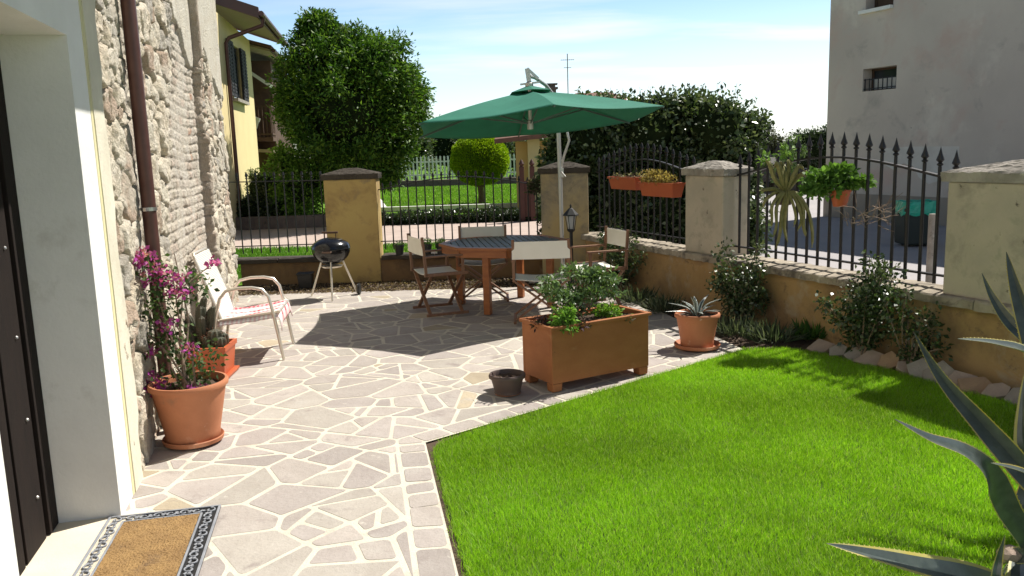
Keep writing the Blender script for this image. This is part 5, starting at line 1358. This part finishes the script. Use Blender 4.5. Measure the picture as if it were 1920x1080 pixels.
for c_, r_ in clh: mb.blob(c_, .78, 2, .08, r_)
obj('dark_core', mb, M['inner'], t_)
mb = MB(); sh_ = []
for k in range(30):
    x = g.uniform(.9,3.8); y = 13.1+g.uniform(-.3,.3); z0 = 2.3; h_ = g.uniform(.12,.4); dx_ = g.uniform(-.1,.14); mb.tube([(x,y,z0-.2),(x+dx_,y,z0+h_)],[.006,.002],4)
    m_ = 12; tt = g.random(m_); sh_.append(np.stack([x+dx_*tt+g.normal(0,.02,m_), y+g.normal(0,.02,m_), z0+h_*tt], 1))
obj('young_shoot', mb, M['bark'], t_); P_ = np.concatenate(sh_); leaves('shoot_leaves', P_, np.tile([0,0,.6],(len(P_),1)), .07, M['leaf'], t_, [(.1,.15,.04),(.13,.18,.06)], .5, .7)
# far trees
FT = [((-6.6,50,0), 2.2, 2.4, 'mid green far tree filling the gap right of the big round tree', [(.07,.11,.03),(.10,.15,.04),(.05,.08,.025)]),
      ((-4.0,56,0), 2.2, 3.6, 'pale silvery far tree just left of the parasol canopy', [(.15,.18,.10),(.19,.21,.12),(.10,.13,.07)]),
      ((-1.3,54,0), 2.0, 3.0, 'far tree behind the yellow-green topiary ball', [(.10,.14,.06),(.13,.17,.07)]),
      ((.9,52,0), 1.7, 2.3, 'far tree between topiary ball and yellow lodge', [(.09,.13,.05),(.12,.16,.06)]),
      ((-9.2,48,0), 2.4, 3.0, 'far tree hidden mostly behind the big round tree', [(.05,.08,.03),(.08,.12,.04)])]
for i, (loc, r_, h_, lab, cols) in enumerate(FT):
    tree('broadleaf_tree', lab, 'tree', loc, [((0,0,h_*.62),(r_,r_,h_*.5)), ((r_*.5,0,h_*.9),(r_*.5,r_*.5,h_*.28)), ((-r_*.5,0,h_*.8),(r_*.55,r_*.5,h_*.3))], 6500, .20, cols, h_*.4, .12, 12, .45, group='trees beyond the picket fence', seed=50+i, core=.7, shell=.9)
tree('bare_tree', 'thin half-bare tree right of the ivy hedge, at the street end', 'tree', (9.75,31,0), [((0,0,1.2),(.55,.5,.9)), ((-.25,0,1.9),(.35,.35,.55)), ((.2,0,1.7),(.4,.35,.5))], 3000, .11, [(.06,.075,.045),(.09,.10,.06)], .6, .05, 10, .2, seed=61, core=.45, limbs=22)
tree('evergreen_bush', 'dark rounded evergreen beside the grey building corner, across the street', 'tree', (12.05,33.5,0), [((0,0,1.3),(1.15,.9,1.0)), ((-.6,0,1.0),(.7,.6,.8)), ((.5,0,1.7),(.6,.6,.55))], 6500, .12, [(.04,.065,.03),(.06,.09,.04)], .4, .08, 12, .25, seed=62, core=.8)
tree('street_shrub', 'light green shrub at the end of the street, behind the hanging cactus', 'shrub', (8.2,24.6,0), [((0,0,1.25),(.35,.3,.45)), ((.25,0,1.6),(.25,.22,.3)), ((-.2,0,.9),(.3,.3,.4))], 1500, .10, [(.09,.16,.04),(.13,.20,.06)], .9, .03, 8, .14, seed=63, core=0)
# parked car glimpsed at the street end
pc = thing('parked_car', 'dark parked car glimpsed through the railing at the street end', 'car', (8.9,30.4,0), R(-10))
prof = [(-1.9,.35),(-1.9,.78),(-1.2,.86),(-.75,1.30),(.65,1.32),(1.25,.90),(1.9,.80),(1.95,.35)]
mb = MB(); n = len(prof); vs = [(x,-.78 if z > 1 else -.85,z) for x,z in prof]+[(x,.78 if z > 1 else .85,z) for x,z in prof]
mb.add(vs, [tuple(range(n)), tuple(range(n,2*n))[::-1]]+[(i,(i+1)%n,n+(i+1)%n,n+i) for i in range(n)]); obj('body', mb, M['enamel'], pc, bevel=.05)
obj('side_window', MB().add([(-1.05,-.856,.90),(1.05,-.856,.90),(.6,-.80,1.26),(-.7,-.80,1.26)], [(0,1,2,3)]), M['patch'], pc)
for x in (-1.25,1.25): obj('wheel', MB().tube([(x,-.88,.3),(x,-.70,.3)], .3, 20), M['blackpot'], pc)

# climbing roses along the side wall
def rose(label, s0, w_, h_, n, seed, q=-.18, grp='rose bushes against the side wall'):
    c_ = rw(s0, q); t_ = thing('rose_bush', label, 'shrub', (c_[0],c_[1],0), 0, grp); g = np.random.default_rng(seed); random.seed(seed); mb = MB(); cl_ = []
    for k in range(13):
        f = g.uniform(-1,1); tip_ = Vector((RD.x*f*w_/2, RD.y*f*w_/2, h_*g.uniform(.45,1.05)*(1-.25*abs(f)))) + Vector((-RN.x*g.uniform(-.15,.14), -RN.y*g.uniform(-.15,.14), 0))
        p0 = Vector((g.uniform(-.05,.05),g.uniform(-.05,.05),0)); md = p0.lerp(tip_,.55)+Vector((g.uniform(-.05,.05),g.uniform(-.05,.05),.06)); mb.tube([p0,md,tip_],[.007,.005,.002],5)
        for (p, r_) in ((tip_, .08), (md.lerp(tip_,.5), .09), (md, .09), (p0.lerp(md,.5), .08)): cl_.append((tuple(p), (r_*g.uniform(.7,1.3),)*3))
    obj('stem', mb, M['stalk'], t_); P_, D_ = cloud(cl_, n, .95, .2, seed); k = P_[:,2] > .03; leaves('foliage', P_[k], D_[k], .042, M['leaf'], t_, ROSE, .62, 1.0)
    return t_
rose('rose bush climbing the side wall behind the right-hand folding chair', 1.25, .95, .88, 2300, 71)
rose('dense rose bush below the free-standing pale pillar, behind the patio-corner pot', 3.55, .75, .80, 3000, 72, -.20)
rose('glossy rose bush in front of the side wall, above the edging stones', 5.12, .85, .80, 2800, 73, -.20)
rose('small rose bush low against the wall under the broad right pillar', 5.55, .45, .62, 700, 74, -.16)
def tuft(name, label, loc, n, L, cols, spread=.5, grp=None, wid=.10, seed=1, base=.09):
    t_ = thing(name, label, 'plant', loc, 0, grp); g = np.random.default_rng(seed); a = g.uniform(0,2*PI,n); r_ = base*np.sqrt(g.random(n)); P_ = np.stack([r_*np.cos(a), r_*np.sin(a), np.zeros(n)],1); el = g.uniform(0,spread,n)
    D_ = np.stack([np.cos(a)*np.sin(el),np.sin(a)*np.sin(el),np.cos(el)],1); leaves('foliage', P_, D_, L, M['leafmatt'], t_, cols, wid, .12); return t_
LV = [(.09,.115,.07),(.14,.165,.11),(.055,.08,.045)]
for i, (x, y, lab) in enumerate(((1.42,9.35,'grey-green lavender clump at the patio edge, behind the wooden planter'), (1.62,8.75,'grey-green lavender clump in the bed, nearer the pale pillar'), (2.08,7.55,'grey-green lavender clump just behind the patio-corner pot'), (2.30,7.25,'small grey-green lavender clump in the bed right of the patio-corner pot'))):
    tuft('lavender', lab, (x,y,0), 230, .19, LV, 1.2, 'lavender clumps in the side bed', .07, 80+i, .15)
tuft('weed', 'low green weed tuft on the dark bed before the side wall', (2.66,7.3,0), 160, .16, [(.06,.14,.03),(.09,.18,.04)], 1.2, None, .16, 90)
# litter on the soil strip at the back and in the bed: nobody could count it
n = 9000; x = rng.uniform(-3.9,1.2,n); y = rng.uniform(10.66,11.5,n); P_ = np.stack([x,y,rng.uniform(-.008,.012,n)],1); D_ = np.stack([rng.normal(0,1,n),rng.normal(0,1,n),rng.normal(0,.12,n)],1)
o = leaves('leaf_litter', P_, D_, .035, M['leafmatt'], None, [(.20,.14,.09),(.30,.24,.17),(.12,.08,.05),(.07,.05,.035)], .6, .1); tag(o, 'dry leaf litter and gravel on the soil strip below the back wall', 'litter', kind='stuff')
n = 7000; x = rng.uniform(1.3,4.2,n); y = rng.uniform(3.2,10.5,n); P_ = np.stack([x,y,rng.uniform(-.014,.008,n)],1); D_ = np.stack([rng.normal(0,1,n),rng.normal(0,1,n),rng.normal(0,.2,n)],1)
k = ~inpoly(x, y, LAWN) & ~inpoly(x, y, PAT)
o = leaves('soil_crumbs', P_[k], D_[k], .022, M['leafmatt'], None, [(.10,.065,.045),(.16,.11,.08),(.05,.035,.025)], .8, .2); tag(o, 'loose earth crumbs and dead leaves on the side bed', 'litter', kind='stuff')
# edging stones
ordn = ['first', 'second', 'third', 'fourth', 'fifth', 'sixth', 'seventh', 'eighth', 'ninth', 'tenth', 'eleventh', 'twelfth', 'thirteenth', 'fourteenth', 'fifteenth', 'sixteenth']
epts = [(2.55,6.83),(2.64,6.66),(2.73,6.50),(2.79,6.36),(2.87,6.24),(2.94,6.11),(3.00,5.98),(3.06,5.84),(3.12,5.70),(3.17,5.56),(3.24,5.42),(3.30,5.27),(3.37,5.12),(3.44,4.96),(3.52,4.80)]
random.seed(19)
for i, (x, y) in enumerate(epts):
    a = random.uniform(0,2*PI); s_ = random.uniform(.08,.125)*(1.3 if i in (7,9) else 1); k_ = random.choice((4,5,5,6))
    pts = [(s_*random.uniform(.75,1.2)*math.cos(2*PI*j/k_)*1.15, s_*random.uniform(.75,1.2)*math.sin(2*PI*j/k_)*.95) for j in range(k_)]
    th = random.uniform(.03,.06)
    mb = MB().prism(pts, -th/2, th/2)
    o = obj('edging_stone', mb, M[('edgestone','edgestone2','edgestone3','edgestone2','edgestone')[(i*3) % 5]], None, bevel=.005, seg=2); o.location = (x+.03,y,.03+random.uniform(0,.02)); o.rotation_euler = (R(random.uniform(22,58)), R(random.uniform(-26,18)), random.uniform(-.5,.5)-.5)
    tag(o, '%s slab from the patio corner in the row of edging stones beside the lawn' % ordn[i], 'stone', 'edging stones between lawn and flower bed')

# ------------------------------------------------------------------ things hung on the railings
def trough(label, s0, s1, z, h_, mat):
    c_ = rw((s0+s1)/2, .02); t_ = thing('flower_trough', label, 'planter', (c_[0],c_[1],z), math.atan2(RD.y,RD.x), 'terracotta troughs hung on the side railing'); L = s1-s0
    mb = MB(); a0, b0_, a1, b1_ = L/2-.035, .06, L/2, .085
    mb.add([(-a0,-b0_,0),(a0,-b0_,0),(a0,b0_,0),(-a0,b0_,0),(-a1,-b1_,h_),(a1,-b1_,h_),(a1,b1_,h_),(-a1,b1_,h_)], [(3,2,1,0),(0,1,5,4),(1,2,6,5),(2,3,7,6),(3,0,4,7)])
    for (x, y, w_, d_) in ((0,-b1_-.002,L+.02,.016),(0,b1_+.002,L+.02,.016),(-a1-.002,0,.016,.16),(a1+.002,0,.016,.16)): mb.box((x,y,h_-.008+.001*(w_ < .1)),(w_,d_,.022))
    obj('trough_body', mb, mat, t_, bevel=.003); obj('potting_soil', MB().box((0,0,h_-.03),(L-.03,.15,.02)), M['soil'], t_)
    return t_, (c_[0], c_[1], z+h_-.02)
_, p = trough('terracotta trough with sparse dry stalks, farther one on the side railing', .80, 1.45, 1.24, .15, M['potred'])
small_plant('dry_plant', 'few dry pale stalks in the farther railing trough', 'plant', p, [((-.12,.05,.04),(.12,.04,.035)),((.10,-.1,.05),(.1,.04,.04)),((.05,-.02,.02),(.2,.12,.02))], 120, .04, [(.2,.2,.1),(.28,.24,.15)], seed=21, stems=12, sr=.003)
_, p = trough('terracotta trough full of golden succulents, next to the free-standing pillar', 1.52, 2.22, 1.18, .16, M['potred'])
small_plant('golden_succulent', 'mound of yellow-brown succulents in the nearer railing trough', 'plant', p, [((RD.x*f,RD.y*f,.05+.03*(f<0)),(.13,.11,.08)) for f in (-.22,-.08,.08)], 1400, .03, [(.36,.27,.08),(.28,.20,.07),(.42,.34,.14)], wid=.6, seed=22, stems=0)
# hanging cactus with long arching stems
c_ = rw(3.93,.02); hc = thing('hanging_cactus', 'trailing cactus with long yellowish stems hung high on the street railing', 'cactus', (c_[0],c_[1],1.28))
obj('pot_body', MB().lathe([(.001,-.10),(.05,-.10),(.07,.0),(.075,.005),(.065,.0)], 20), M['darkpot'], hc, smooth=True)
g = np.random.default_rng(15); M['stem_y'] = pm('cactus_stem', (.17,.16,.05), (.26,.24,.09), 16, rough=.6, bump=.4, bscale=40)
Ex = Vector((.97,.2,0)); 
def cst(pts, r_):
    mb = MB(); P_ = [Vector(p) for p in pts]; N = 16; sm_ = []
    def cat(t_):
        k = min(int(t_*(len(P_)-1)), len(P_)-2); u = t_*(len(P_)-1)-k; p0 = P_[max(k-1,0)]; p1 = P_[k]; p2 = P_[k+1]; p3 = P_[min(k+2,len(P_)-1)]
        return .5*((2*p1)+(p2-p0)*u+(2*p0-5*p1+4*p2-p3)*u*u+(3*p1-p0-3*p2+p3)*u**3)
    pts_ = [cat(i/N) for i in range(N+1)]; mb.tube(pts_, [r_*(.8+.4*math.sin(PI*min(1,i/N*1.0+.08)))*(1 if i < N-1 else .4) for i in range(N+1)], 4); return mb
paths = []
for k in range(9):
    a = g.uniform(-.5,.35); h_ = g.uniform(.12,.32); w_ = -.10+.035*k; paths.append([(0,0,0),(w_*.6,g.uniform(-.04,.04),h_*.7),(w_*1.0,g.uniform(-.06,.06),h_),(w_*1.25+.02,g.uniform(-.06,.06),h_*.85)])
paths += [[(0,0,.02),(-.10,0,.14),(-.15,0,.27),(-.19,0,.33)], [(0,0,0),(-.12,-.03,.05),(-.26,-.05,.04)], [(0,0,0),(-.1,-.04,.02),(-.2,-.05,-.05),(-.22,-.05,-.12)]]
for (dx, dz) in ((-.06,-.50),(-.12,-.40),(.20,-.50),(.05,-.30),(-.02,-.44),(.15,-.42),(.10,-.34),(-.16,-.30)):
    paths.append([(0,0,0),(dx*.5-.02*np.sign(dx),-.06,.01),(dx*.9,-.08,dz*.3),(dx*1.0+g.uniform(-.03,.03),-.08,dz*.7),(dx*1.05+g.uniform(-.04,.04),-.07,dz)])
for p_ in paths: obj('cactus_stem', cst(p_, g.uniform(.013,.019)), M['stem_y'], hc, smooth=False)
for q_, nn_ in (((-.19,0,.33),45), ((.0,0,.38),75)):
    P_, D_ = cloud([(q_,(.07,.05,.05))], nn_, .9, .2, 3); leaves('young_growth', P_, D_, .05, M['leafmatt'], hc, [(.13,.24,.05),(.18,.3,.07)], .5, .8)
# hanging geranium
c_ = rw(4.62,.0); hb_ = thing('hanging_pot', 'small red pot hooked on the street railing', 'pot', (c_[0],c_[1],1.20), 0)
obj('pot_body', MB().lathe([(.001,0),(.055,0),(.082,.12),(.088,.12),(.088,.14),(.075,.14),(.07,.11)], 28), M['potred'], hb_, smooth=True)
obj('hook', MB().tube([(.0,.08,.13),(.03,.12,.22),(.07,.16,.24)], .005, 6), M['iron'], hb_)
small_plant('trailing_geranium', 'bright green trailing plant spilling over the small red railing pot', 'plant', (c_[0],c_[1],1.30), [((-.14,0,.10),(.17,.12,.12)),((-.02,0,.16),(.14,.11,.09)),((-.24,0,-.02),(.10,.09,.13)),((.12,0,.11),(.10,.08,.05)),((.22,.0,.10),(.05,.05,.035)),((-.12,0,-.08),(.13,.08,.09))], 1500, .055, [(.11,.22,.04),(.15,.28,.06),(.08,.16,.03)], wid=.8, seed=24, stems=8)
P_tw = bpy.data.objects['trailing_geranium']
for ch_ in P_tw.children: pass
c_ = rw(4.95,.0); tw = thing('dry_twigs', 'bare dry twigs tangled on the railing right of the red hanging pot', 'plant', (c_[0],c_[1],1.14)); mb = MB(); random.seed(8)
for k in range(46):
    p0 = Vector((random.uniform(-.22,.15),random.uniform(-.04,.04),random.uniform(-.08,.08))); d_ = Vector((random.uniform(-.12,.2),random.uniform(-.05,.05),random.uniform(-.10,.16))); mb.tube([p0,p0+d_*.5+Vector((0,0,random.uniform(-.03,.03))),p0+d_],[.003,.0025,.0012],4)
mb.tube([(-.1,0,0),(.12,0,.08),(.26,0,.18)],[.005,.004,.002],5); obj('twig', mb, M['stalk'], tw)
# small plant on the back railing, pots on the back coping
small_plant('hanging_plant', 'small dark bushy plant hung at the right end of the middle railing', 'plant', (.345,11.44,1.17), [((0,0,.03),(.09,.08,.15)),((0,0,.13),(.06,.06,.08))], 520, .05, [(.05,.07,.03),(.09,.10,.05),(.12,.08,.06)], seed=26, stems=5)
for i, (x, lab, pl_) in enumerate(((-1.56,'small black plastic pot standing alone on the back coping, nearest the ochre pillar',0), (-1.17,'small black plastic pot, middle of three on the back coping',1), (-.98,'small black plastic pot, rightmost of three on the back coping',1))):
    t_ = thing('small_pot', lab, 'pot', (x,BY+.02,.362), 0, 'small black pots on the back coping'); obj('pot_body', MB().lathe([(.001,0),(.05,0),(.066,.12),(.073,.12),(.073,.14),(.062,.14),(.06,.11),(.001,.11)], 24), M['blackpot'], t_, smooth=True)
    small_plant('seedling', ['tiny seedling in the black pot nearest the ochre pillar','small green seedling in the middle black pot','small green seedling in the rightmost black pot'][i], 'plant', (x,BY+.02,.48), [((0,0,.03),(.06,.06,.035+.03*pl_))], 90+120*pl_, .035, [(.06,.12,.03),(.09,.17,.04)], seed=27+i, stems=3, sr=.003)
# litter bin and post on the street
bn_ = thing('litter_bin', 'black square litter bin with green liner bag on the street', 'bin', (6.72,13.75,0), R(-4))
obj('bin_body', MB().box((0,0,.33),(.50,.46,.62), top=(1.12,1.12)), M['binblack'], bn_, bevel=.03)
mb = MB(); n = 40; vs = []; g = np.random.default_rng(3)
def sqr(a, r_): c_, s_ = math.cos(a), math.sin(a); k = 1/max(abs(c_),abs(s_)); k = min(k,1.28); return c_*k*r_, s_*k*r_*.93
for zi, (z, r_) in enumerate(((.52,.286),(.56,.296),(.62,.292),(.68,.288),(.735,.285),(.73,.262),(.62,.25))):
    for k in range(n):
        x, y = sqr(2*PI*k/n, r_*(1+g.uniform(-.018,.03))); vs.append((x, y, z+g.uniform(-.014,.014)+(.02*math.sin(k*1.3) if zi == 0 else 0)))
mb.add(vs, [(i*n+k,i*n+(k+1)%n,(i+1)*n+(k+1)%n,(i+1)*n+k) for i in range(6) for k in range(n)]); obj('liner_bag', mb, M['bag'], bn_)
o = thing('street_post', 'short grey street post beside the litter bin, behind the railing', 'post', (5.02,9.85,0)); obj('shaft', MB().lathe([(.06,0),(.055,.02),(.05,.05),(.05,.84),(.045,.86),(.001,.865)], 16), M['cap'], o, smooth=True)
# dark pot in the shade by the back wall
dk = thing('dark_planter', 'dark square planter in shade between lounge chair and barbecue', 'planter', (-2.80,11.2,-.01), R(5)); obj('box_panel', MB().box((0,0,.10),(.17,.17,.20), top=(1.15,1.15)).box((0,0,.205),(.22,.22,.02)), M['blackpot'], dk, bevel=.008)

# ------------------------------------------------------------------ the big agave at the lower right
ag = thing('agave', 'large grey-green agave with yellow leaf margins at the lower right corner', 'plant', (0,0,0))
root = Vector((2.02,3.22,.06))
def L(pts, w_, nrm, fold=.35, edge=.10): return agave_leaf([root+Vector(r_) if len(r_) == 3 else at(r_[0], r_[1], r_[3]) for r_ in pts], w_, nrm, M['agave'], M['agave_edge'], ag, fold, 26, edge, teeth=True)
L([(.12,.02,.0),(1990,975,9,3.27),(1915,878,9,3.38),(1846,800,9,3.52),(1768,712,9,3.72),(1713,622,9,3.86)], .052, (-.55,-.6,.35), .75)
L([(.0,-.03,-.02),(1935,1030,9,3.12),(1893,960,9,3.02),(1856,890,9,2.92),(1808,848,9,2.84),(1742,822,9,2.76),(1678,786,9,2.70)], .048, [(-.6,-.6,.45),(-.5,-.6,.55),(-.35,-.6,.7),(-.2,-.6,.8)], .30, .08)
L([(-.02,-.12,-.01),(1905,1100,9,2.95),(1830,1086,9,2.82),(1740,1068,9,2.72),(1640,1042,9,2.62),(1550,1019,9,2.55)], .058, [(-.3,-.3,.9),(-.2,-.55,.8),(-.1,-.6,.75)], .35, .26)
L([(.05,.05,.05),(1975,780,9,3.5),(1942,650,9,3.75),(1908,545,9,3.95),(1887,472,9,4.1)], .050, (-.8,-.55,.1), .55)
L([(.06,.08,.05),(1995,760,9,3.7),(1950,660,9,3.9),(1895,606,9,4.05),(1862,558,9,4.15),(1841,512,9,4.2)], .036, (-.6,-.5,.5), .5)
L([(.06,.0,.05),(1990,900,9,3.2),(1975,760,9,3.15),(1935,670,9,3.1),(1868,644,9,3.06),(1796,635,9,3.0)], .042, [(-.6,-.5,.5),(-.5,-.5,.6),(-.2,-.4,.9),(0,-.4,.9)], .3)
L([(-.06,-.1,-.02),(1868,1090,9,2.85),(1872,1050,9,2.84),(1884,1004,9,2.83)], .018, (-.3,-.9,.2), .4, .2)
L([(.03,-.05,.04),(1990,940,9,3.0),(1945,900,9,2.92),(1905,880,9,2.88),(1858,868,9,2.85)], .028, (0,-.3,.9), .3)
L([(.1,-.05,.0),(2080,900,9,3.1),(2150,830,9,3.1),(2220,800,9,3.0)], .06, (.3,-.4,.8), .3)
L([(.1,.1,.0),(2060,800,9,3.5),(2110,640,9,3.8),(2140,520,9,4.0)], .06, (.2,-.7,.5), .4)
L([(.07,.12,.05),(1930,905,9,3.5),(1918,830,9,3.55),(1918,760,9,3.6),(1924,690,9,3.62)], .034, (-.9,-.4,.1), .4, .45)
obj('leaf_base', MB().blob((2.05,3.22,.0), .07, 2, .05, (1,1,.9)), M['agave'], ag, smooth=True)
o = obj('pink_rock', MB().blob((0,0,0), .05, 2, .12, (1.2,.9,.8)), M['edgestone'], None, bevel=0); o.location = tuple(at(1893,1062,3.2)); o.location.z = .04; tag(o, 'pinkish rock lying at the foot of the big agave', 'stone')

# ------------------------------------------------------------------ last checks: every part is a mesh of its own
bpy.context.view_layer.update()
